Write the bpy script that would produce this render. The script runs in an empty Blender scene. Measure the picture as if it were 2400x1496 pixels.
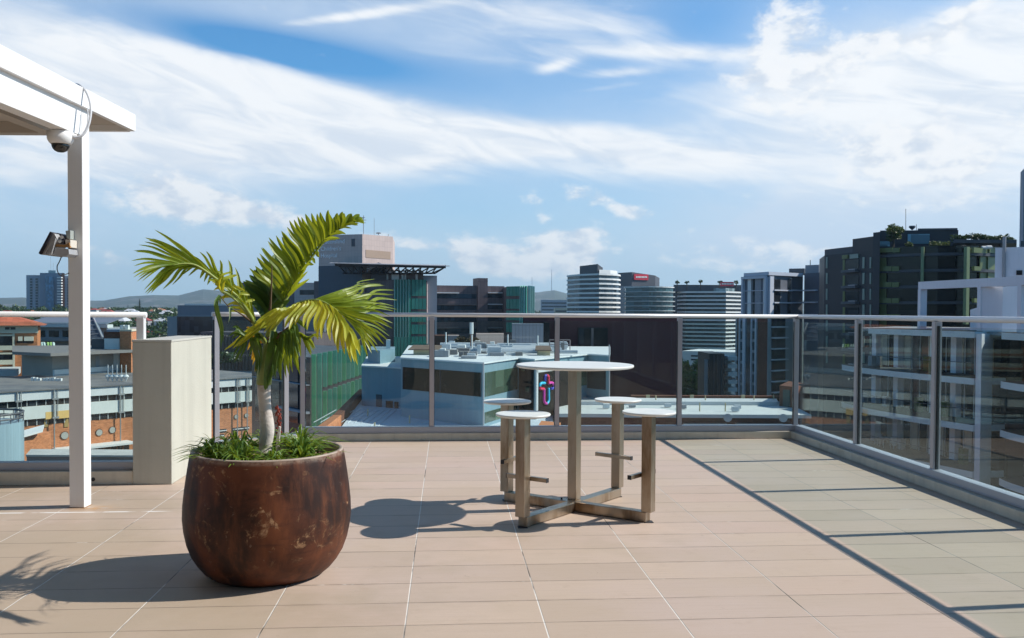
import bpy, bmesh, math, random
from mathutils import Vector, Matrix
random.seed(7)
sc = bpy.context.scene
R_ = math.radians

# ------------------------------------------------------------------ camera
FPX, CX, CY = 2060.0, 1200.0, 775.0
PITCH, ROLL, YAW, EYE = 45.2/2060, 0.005, math.atan(154/2060), 1.4
f_ = Vector((0, math.cos(PITCH), -math.sin(PITCH))); u_ = Vector((0, math.sin(PITCH), math.cos(PITCH)))
r_ = Vector((1, 0, 0))
RR = math.cos(ROLL)*r_ + math.sin(ROLL)*u_; UU = -math.sin(ROLL)*r_ + math.cos(ROLL)*u_
cam = bpy.data.cameras.new('camera'); camo = bpy.data.objects.new('camera', cam); sc.collection.objects.link(camo)
cam.sensor_width = 36; cam.lens = 36*FPX/2400; cam.shift_y = 27/2400; cam.clip_start = 0.05; cam.clip_end = 40000
m = Matrix((RR, UU, -f_)).transposed().to_4x4(); m.translation = (0, 0, EYE); camo.matrix_world = m
sc.camera = camo

# ------------------------------------------------------------------ light and exposure
SUN_EL, SUN_AZ = R_(40.6), R_(8.6)          # azimuth counted from +X towards +Y
sc.view_settings.view_transform = 'Standard'; sc.view_settings.look = 'None'
sc.view_settings.exposure = 0.12; sc.view_settings.gamma = 1
sun = bpy.data.lights.new('sun', 'SUN'); suno = bpy.data.objects.new('sun', sun); sc.collection.objects.link(suno)
sun.energy = 5.0; sun.angle = R_(0.55); sun.color = (1.0, 0.95, 0.87)
sd = Vector((math.cos(SUN_AZ)*math.cos(SUN_EL), math.sin(SUN_AZ)*math.cos(SUN_EL), math.sin(SUN_EL)))
suno.rotation_euler = sd.to_track_quat('Z', 'Y').to_euler()

# ------------------------------------------------------------------ node expression helper
class X:
    def __init__(s, nt, sock): s.nt, s.k = nt, sock
    def op(s, o, b=None, c=None):
        n = s.nt.nodes.new('ShaderNodeMath'); n.operation = o
        for i, v in enumerate((s, b, c)):
            if v is None: continue
            if isinstance(v, X): s.nt.links.new(v.k, n.inputs[i])
            else: n.inputs[i].default_value = v
        return X(s.nt, n.outputs[0])
    def __add__(s, b): return s.op('ADD', b)
    __radd__ = __add__
    def __sub__(s, b): return s.op('SUBTRACT', b)
    def __rsub__(s, b): return (s*-1.0)+b
    def __mul__(s, b): return s.op('MULTIPLY', b)
    __rmul__ = __mul__
    def __truediv__(s, b): return s.op('DIVIDE', b)
    def __pow__(s, b): return s.op('POWER', b)
    def abs(s): return s.op('ABSOLUTE')
    def floor(s): return s.op('FLOOR')
    def frac(s): return s.op('FRACT')
    def lt(s, b): return s.op('LESS_THAN', b)
    def gt(s, b): return s.op('GREATER_THAN', b)
    def min(s, b): return s.op('MINIMUM', b)
    def max(s, b): return s.op('MAXIMUM', b)
    def ss(s, a, b, lo=0.0, hi=1.0):
        n = s.nt.nodes.new('ShaderNodeMapRange'); n.interpolation_type = 'SMOOTHSTEP'
        s.nt.links.new(s.k, n.inputs[0])
        for i, v in zip((1, 2, 3, 4), (a, b, lo, hi)): n.inputs[i].default_value = v
        return X(s.nt, n.outputs[0])
def setin(nt, sock, v):
    if isinstance(v, X): nt.links.new(v.k, sock)
    elif isinstance(v, (tuple, list)) and len(sock.default_value) == 4 and len(v) == 3: sock.default_value = (*v, 1)
    else: sock.default_value = v
def comb(nt, x, y, z):
    n = nt.nodes.new('ShaderNodeCombineXYZ')
    for i, v in enumerate((x, y, z)): setin(nt, n.inputs[i], v)
    return X(nt, n.outputs[0])
def sep(nt, v):
    n = nt.nodes.new('ShaderNodeSeparateXYZ'); nt.links.new(v.k, n.inputs[0])
    return [X(nt, n.outputs[i]) for i in range(3)]
def noise(nt, vec, scale=1.0, detail=4, rough=0.5, dist=0.0):
    n = nt.nodes.new('ShaderNodeTexNoise'); nt.links.new(vec.k, n.inputs['Vector'])
    n.inputs['Scale'].default_value = scale; n.inputs['Detail'].default_value = detail
    n.inputs['Roughness'].default_value = rough; n.inputs['Distortion'].default_value = dist
    return X(nt, n.outputs[0])
def wnoise(nt, vec):
    n = nt.nodes.new('ShaderNodeTexWhiteNoise'); n.noise_dimensions = '3D'; nt.links.new(vec.k, n.inputs['Vector'])
    return X(nt, n.outputs[0])
def mix(nt, fac, a, b, mode='MIX'):
    n = nt.nodes.new('ShaderNodeMix'); n.data_type = 'RGBA'; n.blend_type = mode
    setin(nt, n.inputs[0], fac); setin(nt, n.inputs[6], a); setin(nt, n.inputs[7], b)
    return X(nt, n.outputs[2])
def vscale(nt, v, s):
    n = nt.nodes.new('ShaderNodeVectorMath'); n.operation = 'MULTIPLY'; nt.links.new(v.k, n.inputs[0]); n.inputs[1].default_value = s
    return X(nt, n.outputs[0])

# ------------------------------------------------------------------ world: sky and clouds by direction
w = bpy.data.worlds.new('World'); sc.world = w; w.use_nodes = True; nt = w.node_tree
bg = nt.nodes['Background']
sky = nt.nodes.new('ShaderNodeTexSky'); sky.sky_type = 'NISHITA'; sky.sun_disc = False
sky.sun_elevation = SUN_EL; sky.sun_rotation = math.pi/2 - SUN_AZ
sky.air_density = 1.0; sky.dust_density = 0.6; sky.ozone_density = 2.2; sky.altitude = 40
tc = nt.nodes.new('ShaderNodeTexCoord'); dx, dy, dz = sep(nt, X(nt, tc.outputs['Generated']))
az = dx.op('ARCTAN2', dy)
el = dz.op('ARCSINE')
def AE(px, py):
    a = math.atan((px-CX)/FPX); return a, math.atan((729.8+.005*(px-1200)-py)/FPX*math.cos(a))
def blob(px, py, rx, ry, rot, wgt):
    a0, e0 = AE(px, py); c, s = math.cos(R_(rot)), math.sin(R_(rot)); k = 1/FPX
    ax = (az-a0); ey = (el-e0)
    p = (ax*c+ey*s)*(1/(rx*k)); q = (ey*c-ax*s)*(1/(ry*k))
    d = p*p+q*q
    return (d*-1.0).op('EXPONENT')*wgt
def total(lst):
    t = None
    for b in lst:
        v = blob(*b); t = v if t is None else t+v
    return t
v1 = comb(nt, az*2.2-el*1.5, el*13.0+az*2.2, 0.3)      # streaky cirrus space
v1b = comb(nt, az*7.0-el*4, el*30.0+az*7, 5.3)
v2 = comb(nt, az*9.0, el*15.0, 2.7)                    # cumulus space
n1 = noise(nt, v1, 1.5, 7, 0.52, 0.9); n1b = noise(nt, v1b, 1.2, 6, 0.55, 0.8); n2 = noise(nt, v2, 3.0, 9, 0.60, 0.15); n3 = noise(nt, v2, 5.0, 6, 0.6, .2)
n4 = noise(nt, comb(nt, az*4.0+3.0, el*8.0, 1.0), 1.6, 5, 0.55, 0.5)
cir = total([  # px, py, rx, ry, rotation (counter-clockwise), weight
 (60, 270, 560, 150, 0, .60), (600, 235, 400, 75, -9, .50), (960, 300, 420, 62, -8, .62), (600, 360, 480, 75, 3, .45),
 (1180, 345, 260, 30, 6, .35), (1450, 345, 330, 34, -12, .45), (1560, 385, 260, 40, 0, .42), (120, 60, 460, 80, -8, .30),
 (1250, 50, 420, 80, -5, .38), (1000, 140, 260, 60, 0, .22), (2160, 240, 470, 160, -4, .72), (2350, 90, 260, 150, 35, .50), (2200, 430, 420, 60, 0, .30),
 (820, 44, 190, 11, 10, .60), (1560, 128, 190, 17, -5, .50), (1450, 175, 90, 12, 3, .42), (1420, 208, 90, 9, 5, .40), (1300, 158, 50, 13, 15, .42), (1700, 270, 120, 20, 10, .2),
 (640, 112, 400, 34, -7, -.60), (1330, 205, 260, 20, 0, -.20), (1660, 60, 90, 50, 0, -.45), (1500, 270, 170, 22, -5, -.30), (2030, 45, 130, 40, 10, -.35), (1150, 190, 120, 20, -20, -.2)])
cum = total([
 (395, 460, 90, 50, 0, .70), (490, 485, 140, 40, -6, .62), (610, 505, 120, 27, -8, .58), (1120, 590, 70, 40, -10, .50), (1160, 620, 95, 32, -10, .62), (1275, 590, 66, 48, 8, .70), (1370, 585, 74, 42, -10, .66), (1300, 628, 120, 24, 0, .5),
 (1260, 490, 40, 34, -45, .46), (1350, 460, 56, 26, -20, .52), (1440, 485, 70, 20, -30, .46), (2080, 375, 110, 48, -4, .58), (2220, 385, 95, 52, -4, .58), (1830, 75, 88, 74, 50, .72), (1900, 190, 160, 60, 0, .38), (2150, 300, 260, 70, 0, .38), (1960, 135, 130, 26, 12, .48), (2080, 100, 110, 34, -5, .50), (2260, 30, 110, 30, 30, .5),
 (1770, 185, 60, 20, 0, .42), (1800, 250, 120, 30, 0, .30), (2230, 480, 170, 24, 0, .34), (250, 600, 60, 20, -25, .40), (980, 578, 70, 12, 0, .34), (1380, 545, 80, 12, 0, .34), (1720, 600, 150, 50, 0, .46), (880, 560, 110, 22, 0, .36), (1520, 510, 80, 20, -20, .34), (1890, 585, 70, 30, 0, .42), (1560, 130, 170, 14, -5, .30), (2000, 460, 180, 30, 5, .25)])
veil = total([(200, 560, 900, 150, 0, .20), (1200, 640, 1200, 90, 0, .25), (2100, 560, 600, 110, 0, .42), (900, 50, 600, 110, 0, .34), (100, 60, 500, 140, 0, .55), (250, 330, 800, 190, 0, .50), (1150, 340, 500, 90, 0, .25), (2150, 270, 620, 270, 0, .75), (600, 108, 340, 46, -6, -.75), (1650, 60, 130, 70, 0, -.2)])
D1 = ((n1-0.5)*1.1 + (n1b-0.5)*0.55 + cir*1.35 - 0.22 - (dy*-1.0).ss(-0.3, 0.3)*0.25).ss(-0.05, 0.85)
D2 = ((n2-0.5)*2.7 + cum*1.8 - 0.44).ss(-0.05, 0.80)
D3 = (veil*1.35*(n4*0.9+n1b*0.35+0.35)).min(0.92).max(0.0)
n2s = noise(nt, comb(nt, az*9.0+0.16, el*15.0+0.22, 2.7), 3.0, 5, 0.5, 0.15)
shade = ((n2-n2s)*3.0+(n3-0.5)*0.5+D2*0.25+0.42).ss(0.0, 0.9)
skyc = mix(nt, 1.0, X(nt, sky.outputs[0]), (0.054, 0.115, 0.150), 'MULTIPLY')
hz = el.ss(0.0, 0.26, 0.80, 0.0)                       # pale air low over the horizon
skyc = mix(nt, hz, skyc, (0.40, 0.61, 0.78))
zen = el.ss(0.33, 0.9, 1.0, 0.42); skyc = mix(nt, 1.0, skyc, comb(nt, zen, zen, zen), 'MULTIPLY')
ccol = mix(nt, n1b.ss(.3, .6), (0.70, 0.77, 0.86), (0.92, 0.94, 0.96))
ccol2 = mix(nt, shade, (0.63, 0.70, 0.80), (0.92, 0.93, 0.94))
c1 = mix(nt, D3, skyc, (0.60, 0.71, 0.85)); c2 = mix(nt, D1*0.95, c1, ccol); lowfade = el.ss(0.0, 0.05)
c3 = mix(nt, D2*0.86*lowfade, c2, ccol2)
nt.links.new(c3.k, bg.inputs[0]); bg.inputs[1].default_value = 1.0

# ------------------------------------------------------------------ pixel rays (to find real places at real distances)
def ray(px, py): return (px-CX)/FPX*RR - (py-CY)/FPX*UU + f_
def at(px, py, D):                    # world point on the ray at distance D in front
    d = ray(px, py); t = D/d.y; return Vector((d.x*t, D, EYE+d.z*t))
cA, sA = math.cos(YAW), math.sin(YAW)
def T(u, v, z=0): return Vector((u*cA-v*sA, u*sA+v*cA, z))

# ------------------------------------------------------------------ materials
MATS = {}
def mat(name, col, rough=0.6, metal=0.0, var=0.08, vs=1.5, stretch=(1, 1, 1), bump=0.0, bs=30, spec=0.4, coat=0, streak=0.0, col2=None, thr=(0.45, 0.6)):
    if name in MATS: return MATS[name]
    M = bpy.data.materials.new(name); M.use_nodes = True; t = M.node_tree; b = t.nodes['Principled BSDF']
    tcx = t.nodes.new('ShaderNodeTexCoord'); v = vscale(t, X(t, tcx.outputs['Object']), stretch)
    n = noise(t, v, vs, 5, 0.6)
    c = mix(t, n, tuple(x*(1-var*1.6) for x in col), tuple(min(1, x*(1+var*1.6)) for x in col))
    if col2: c = mix(t, noise(t, v, vs*0.6, 6, 0.65).ss(*thr), c, col2)
    if streak:
        v2_ = vscale(t, X(t, tcx.outputs['Object']), (3, 3, 0.15)); c = mix(t, noise(t, v2_, 3, 4, 0.6).ss(0.45, 0.75)*streak, c, tuple(x*0.55 for x in col))
    t.links.new(c.k, b.inputs['Base Color']); b.inputs['Metallic'].default_value = metal
    setin(t, b.inputs['Roughness'], n*0.2+(rough-0.1)); b.inputs['Specular IOR Level'].default_value = spec
    if coat: b.inputs['Coat Weight'].default_value = coat
    if bump:
        bn = t.nodes.new('ShaderNodeBump'); bn.inputs['Strength'].default_value = bump; bn.inputs['Distance'].default_value = 0.01
        t.links.new(noise(t, X(t, tcx.outputs['Object']), bs, 4).k, bn.inputs['Height']); t.links.new(bn.outputs[0], b.inputs['Normal'])
    MATS[name] = M; return M
def panel_mat(name, col, pw, ph, line=0.7, rough=0.5, var=0.1, lw=0.04, brick=False, spec=0.4, axis='h'):
    """cladding with joints every pw x ph metres along the wall (works on any vertical wall)"""
    if name in MATS: return MATS[name]
    M = bpy.data.materials.new(name); M.use_nodes = True; t = M.node_tree; b = t.nodes['Principled BSDF']
    g = t.nodes.new('ShaderNodeNewGeometry'); px_, py_, pz_ = sep(t, X(t, g.outputs['Position'])); nx, ny, nz = sep(t, X(t, g.outputs['True Normal']))
    s = px_*ny - py_*nx; r = pz_*(1/ph); rr = r.floor()
    q = s*(1/pw) + (rr.op('MODULO', 2.0)*0.5 if brick else 0.0)
    lx = (q.frac()-0.5).abs().gt(0.5-lw/pw/2); lz = (r.frac()-0.5).abs().gt(0.5-lw/ph/2)
    cell = wnoise(t, comb(t, q.floor(), rr, 1.0)); n = noise(t, comb(t, s, pz_, 0.0), 0.35, 5, 0.6)
    k = (cell-0.5)*var + (n-0.5)*var*1.6
    c = mix(t, (k+0.5), tuple(x*0.5 for x in col), tuple(min(1, x*1.5) for x in col))
    c = mix(t, lx.max(lz)*(1-line), c, tuple(x*0.25 for x in col))
    t.links.new(c.k, b.inputs['Base Color']); b.inputs['Roughness'].default_value = rough; b.inputs['Specular IOR Level'].default_value = spec
    MATS[name] = M; return M
def glass_dark(name, col=(0.02, 0.028, 0.035), rough=0.08, spec=0.6):
    if name in MATS: return MATS[name]
    M = bpy.data.materials.new(name); M.use_nodes = True; t = M.node_tree; b = t.nodes['Principled BSDF']
    g = t.nodes.new('ShaderNodeNewGeometry'); px_, py_, pz_ = sep(t, X(t, g.outputs['Position']))
    c_ = wnoise(t, comb(t, (px_*0.7+py_*0.4).floor(), (pz_*0.5).floor(), 0.0))
    c = mix(t, c_.ss(0.5, 1.0)*0.7, col, tuple(min(1, x*2.6+0.008) for x in col))
    t.links.new(c.k, b.inputs['Base Color']); b.inputs['Roughness'].default_value = rough; b.inputs['Specular IOR Level'].default_value = spec
    MATS[name] = M; return M
def leaf_mat(name, c1, c2, tr=0.35, vs=9, tips=None):
    if name in MATS: return MATS[name]
    M = bpy.data.materials.new(name); M.use_nodes = True; t = M.node_tree; b = t.nodes['Principled BSDF']; out = t.nodes['Material Output']
    tcx = t.nodes.new('ShaderNodeTexCoord'); n = noise(t, X(t, tcx.outputs['Object']), vs, 4, 0.6)
    c = mix(t, n.ss(0.3, 0.7), c1, c2)
    if tips: c = mix(t, noise(t, X(t, tcx.outputs['Object']), vs*0.4, 3).ss(0.62, 0.75), c, tips)
    t.links.new(c.k, b.inputs['Base Color']); b.inputs['Roughness'].default_value = 0.42
    tr_ = t.nodes.new('ShaderNodeBsdfTranslucent'); cc = mix(t, 0.5, c, (c2[0]*2.6, c2[1]*1.9, c2[2]*0.8)); t.links.new(cc.k, tr_.inputs[0])
    mx = t.nodes.new('ShaderNodeMixShader'); mx.inputs[0].default_value = tr
    t.links.new(b.outputs[0], mx.inputs[1]); t.links.new(tr_.outputs[0], mx.inputs[2]); t.links.new(mx.outputs[0], out.inputs[0])
    MATS[name] = M; return M
def clear_glass(name, tint):
    M = bpy.data.materials.new(name); M.use_nodes = True; t = M.node_tree; t.nodes.remove(t.nodes['Principled BSDF']); out = t.nodes['Material Output']
    g = t.nodes.new('ShaderNodeNewGeometry'); d = t.nodes.new('ShaderNodeVectorMath'); d.operation = 'DOT_PRODUCT'
    t.links.new(g.outputs['Normal'], d.inputs[0]); t.links.new(g.outputs['Incoming'], d.inputs[1])
    c = X(t, d.outputs['Value']).abs(); fr = (1-c)**4.3*0.97+0.022
    a = t.nodes.new('ShaderNodeBsdfTransparent'); a.inputs[0].default_value = (*tint, 1)
    b = t.nodes.new('ShaderNodeBsdfGlossy'); b.inputs['Roughness'].default_value = 0.0; b.inputs[0].default_value = (1, 1, 1, 1)
    mx = t.nodes.new('ShaderNodeMixShader'); t.links.new(fr.k, mx.inputs[0]); t.links.new(a.outputs[0], mx.inputs[1]); t.links.new(b.outputs[0], mx.inputs[2])
    tc_ = t.nodes.new('ShaderNodeTexCoord'); P_ = X(t, tc_.outputs['Object']); qx, qy, qz = sep(t, P_)
    du_ = noise(t, comb(t, qx*3, qy*3, qz*0.7), 1.5, 6, 0.7).ss(0.45, 0.8)*0.035 + qz.ss(0.05, 0.45, 0.03, 0.0)+0.006
    df = t.nodes.new('ShaderNodeBsdfDiffuse'); df.inputs[0].default_value = (.6, .62, .6, 1); m2_ = t.nodes.new('ShaderNodeMixShader'); t.links.new(du_.k, m2_.inputs[0])
    t.links.new(mx.outputs[0], m2_.inputs[1]); t.links.new(df.outputs[0], m2_.inputs[2]); t.links.new(m2_.outputs[0], out.inputs[0]); MATS[name] = M; return M

# ------------------------------------------------------------------ mesh helpers
INV = {}
class MB:
    def __init__(s, fr='W'): s.v, s.f, s.fr, s.sm = [], [], fr, False
    def quad(s, a, b, c, d): n = len(s.v); s.v += [a, b, c, d]; s.f.append((n, n+1, n+2, n+3)); return s
    def hexa(s, lo, hi):      # lo, hi: four points each, counter-clockwise from above
        n = len(s.v); s.v += list(lo)+list(hi)
        for f in ((0, 3, 2, 1), (4, 5, 6, 7), (0, 1, 5, 4), (1, 2, 6, 5), (2, 3, 7, 6), (3, 0, 4, 7)): s.f.append(tuple(n+i for i in f))
        return s
    def box(s, x0, x1, y0, y1, z0, z1):
        return s.hexa([(x0, y0, z0), (x1, y0, z0), (x1, y1, z0), (x0, y1, z0)], [(x0, y0, z1), (x1, y0, z1), (x1, y1, z1), (x0, y1, z1)])
    def prism(s, poly, z0, z1):   # poly: xy list; z1 number or list
        ar = sum(poly[i][0]*poly[(i+1) % len(poly)][1]-poly[(i+1) % len(poly)][0]*poly[i][1] for i in range(len(poly)))
        zt = z1 if isinstance(z1, (list, tuple)) else [z1]*len(poly)
        if ar < 0: poly = poly[::-1]; zt = list(zt)[::-1]
        n = len(s.v); k = len(poly)
        s.v += [(p[0], p[1], z0) for p in poly]+[(p[0], p[1], z) for p, z in zip(poly, zt)]
        s.f.append(tuple(n+i for i in reversed(range(k)))); s.f.append(tuple(n+k+i for i in range(k)))
        for i in range(k): j = (i+1) % k; s.f.append((n+i, n+j, n+k+j, n+k+i))
        return s
    def tube(s, pts, r, seg=8, caps=True):
        pts = [Vector(p) for p in pts]; n0 = len(s.v); rs = r if isinstance(r, (list, tuple)) else [r]*len(pts)
        up = Vector((0, 0, 1)); prev = None
        for i, p in enumerate(pts):
            d = (pts[min(i+1, len(pts)-1)]-pts[max(i-1, 0)]).normalized()
            a = prev if prev is not None else (d.cross(up) if abs(d.dot(up)) < .95 else d.cross(Vector((0, 1, 0))))
            a = (a - d*a.dot(d)).normalized(); prev = a; b = d.cross(a)
            for k in range(seg): t = 2*math.pi*k/seg; s.v.append(tuple(p+(a*math.cos(t)+b*math.sin(t))*rs[i]))
        for i in range(len(pts)-1):
            for k in range(seg):
                j = (k+1) % seg; s.f.append((n0+i*seg+k, n0+i*seg+j, n0+(i+1)*seg+j, n0+(i+1)*seg+k))
        if caps: s.f.append(tuple(n0+k for k in reversed(range(seg)))); s.f.append(tuple(n0+(len(pts)-1)*seg+k for k in range(seg)))
        return s
    def lathe(s, prof, cx, cy, seg=48, closed=False):  # prof: (r,z)
        n0 = len(s.v); P = len(prof)
        for r, z in prof:
            for k in range(seg): t = 2*math.pi*k/seg; s.v.append((cx+r*math.cos(t), cy+r*math.sin(t), z))
        for i in range(P-1):
            for k in range(seg): j = (k+1) % seg; s.f.append((n0+i*seg+k, n0+i*seg+j, n0+(i+1)*seg+j, n0+(i+1)*seg+k))
        s.f.append(tuple(n0+k for k in reversed(range(seg)))); s.f.append(tuple(n0+(P-1)*seg+k for k in range(seg)))
        return s
    def build(s, name, m, parent=None, bevel=0, smooth=False, label=None):
        me = bpy.data.meshes.new(name)
        vv = [T(*p) if s.fr == 'T' else Vector(p) for p in s.v]
        if parent is not None: vv = [INV[parent.name] @ p for p in vv]
        me.from_pydata(vv, [], s.f); me.update()
        for mm in (m if isinstance(m, list) else [m]): me.materials.append(mm)
        if bevel:
            bm = bmesh.new(); bm.from_mesh(me)
            bmesh.ops.bevel(bm, geom=[e for e in bm.edges if e.is_manifold and e.calc_face_angle(0) > 0.6], offset=bevel, segments=2, profile=0.6, affect='EDGES')
            bm.to_mesh(me); bm.free()
        o = bpy.data.objects.new(name, me); sc.collection.objects.link(o)
        if smooth:
            for p in me.polygons: p.use_smooth = True
        if parent is not None: o.parent = parent; INV[o.name] = INV[parent.name]
        else: INV[o.name] = Matrix.Identity(4)
        if label: o['label'] = label
        return o
def thing(name, label, cat, loc=(0, 0, 0), rz=0, group=None, fr='W'):
    o = bpy.data.objects.new(name, None); sc.collection.objects.link(o); o.empty_display_size = 0.2
    p = T(*loc) if fr == 'T' else Vector(loc)
    if fr == 'T': rz += YAW
    o.location = p; o.rotation_euler = (0, 0, rz); o['label'] = label; o['category'] = cat
    if group: o['group'] = group
    INV[o.name] = (Matrix.Translation(p) @ Matrix.Rotation(rz, 4, 'Z')).inverted()
    return o
def tag(o, label=None, cat=None, group=None, kind=None):
    for k, v in (('label', label), ('category', cat), ('group', group), ('kind', kind)):
        if v: o[k] = v
    return o
def copy_tree(o, parent=None):
    c = o.copy(); sc.collection.objects.link(c); c.parent = parent
    if parent is not None: c.matrix_parent_inverse = o.matrix_parent_inverse
    for ch in list(o.children): copy_tree(ch, c)
    return c
class Wall:
    """vertical wall plane from a to b (xy); outward side is the one towards the camera"""
    def __init__(s, a, b):
        s.a = Vector(a[:2]); s.b = Vector(b[:2]); s.L = (s.b-s.a).length; s.d = (s.b-s.a)/s.L
        n = Vector((s.d.y, -s.d.x)); s.n = n if n.dot(-(s.a+s.b)/2) > 0 else -n
    def px(s, px, py):
        d = ray(px, py); den = d.x*s.n.x+d.y*s.n.y; t = (s.a.x*s.n.x+s.a.y*s.n.y)/den
        return (Vector((d.x*t, d.y*t))-s.a).dot(s.d), EYE+d.z*t
    def pt(s, q, z, o=0.0): p = s.a+s.d*q+s.n*o; return (p.x, p.y, z)
    def box(s, mb, s0, s1, z0, z1, d0=-0.1, d1=0.05):
        A = [s.pt(s0, z0, d1), s.pt(s1, z0, d1), s.pt(s1, z0, d0), s.pt(s0, z0, d0)]; B = [(p[0], p[1], z1) for p in A]
        mb.hexa(A, B); return mb
    def pbox(s, mb, x0, y0, x1, y1, d0=-0.1, d1=0.05):   # by pixel rectangle seen on this wall
        xm = (x0+x1)/2; ym = (y0+y1)/2
        return s.box(mb, s.px(x0, ym)[0], s.px(x1, ym)[0], s.px(xm, y1)[1], s.px(xm, y0)[1], d0, d1)
def gp(px, D, py=735): p = at(px, py, D); return (p.x, p.y)
GZ = -38.0

# ================================================================== SETTING
# ---- ground with hills
HP = [(-1500, 15), (-300, 15), (0, 18), (150, 20), (220, 15), (262, 14), (300, 26), (345, 33), (385, 24), (440, 37), (500, 41), (560, 36), (640, 26), (740, 24), (1000, 20), (1200, 26), (1250, 47), (1288, 54), (1320, 47), (1355, 36), (1420, 24), (1700, 25), (2400, 20), (3500, 18)]
def hillpx(px):
    for (a, ha), (b, hb) in zip(HP, HP[1:]):
        if a <= px <= b: t = (px-a)/(b-a); t = t*t*(3-2*t); return ha+(hb-ha)*t
    return 18
RZ = [(0, -38), (290, -38), (420, -30), (600, -13), (1000, -5), (1800, -5), (3000, -2), (4200, -4), (5500, 0)]
def tz(r, a):
    if abs(a) < 1.2: px = CX+FPX*math.tan(a)
    else: px = 4000
    for (p, zp), (q, zq) in zip(RZ, RZ[1:]):
        if p <= r <= q: t = (r-p)/(q-p); base = zp+(zq-zp)*t; break
    else: base = 0
    if a > -0.15 and r > 290: base = base if r > 2500 else -38+(base+38)*max(0, (r-1200)/1300 if r > 1200 else 0)
    if r > 5000:
        h = hillpx(px)/FPX*7500/max(.5, math.cos(min(abs(a), 1.0))); k = max(0, 1-abs(r-7500)/2200); k = k*k*(3-2*k)
        base += h*k
    base += 3.0*math.sin(r*.004+a*13)*min(1, r/4000)
    return base
mb = MB(); NA = 260
radii = [1, 60, 150, 290, 350, 420, 500, 600, 800, 1000, 1400, 1800, 2400, 3000, 3600, 4200, 5000, 5500, 5900, 6300, 6700, 7100, 7500, 7900, 8300, 8700, 9200, 9800, 12000, 18000]
for r in radii:
    for k in range(NA):
        a = -math.pi+2*math.pi*k/NA; a = a if abs(a) > 1.0 else a
        mb.v.append((r*math.sin(a), r*math.cos(a), tz(r, a)+(10*math.sin(a*61+r*.002)+6*math.sin(a*143) if 6000 < r < 9500 else 0)))
for i in range(len(radii)-1):
    for k in range(NA):
        j = (k+1) % NA; mb.f.append((i*NA+j, i*NA+k, (i+1)*NA+k, (i+1)*NA+j))
mb.f.append(tuple(reversed(range(NA))))
ground_m = mat('ground_cover', (0.045, 0.06, 0.04), 0.9, vs=0.012, var=0.3, col2=(0.16, 0.15, 0.14), thr=(0.55, 0.62))
tag(mb.build('ground', ground_m), kind='structure')

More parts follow.
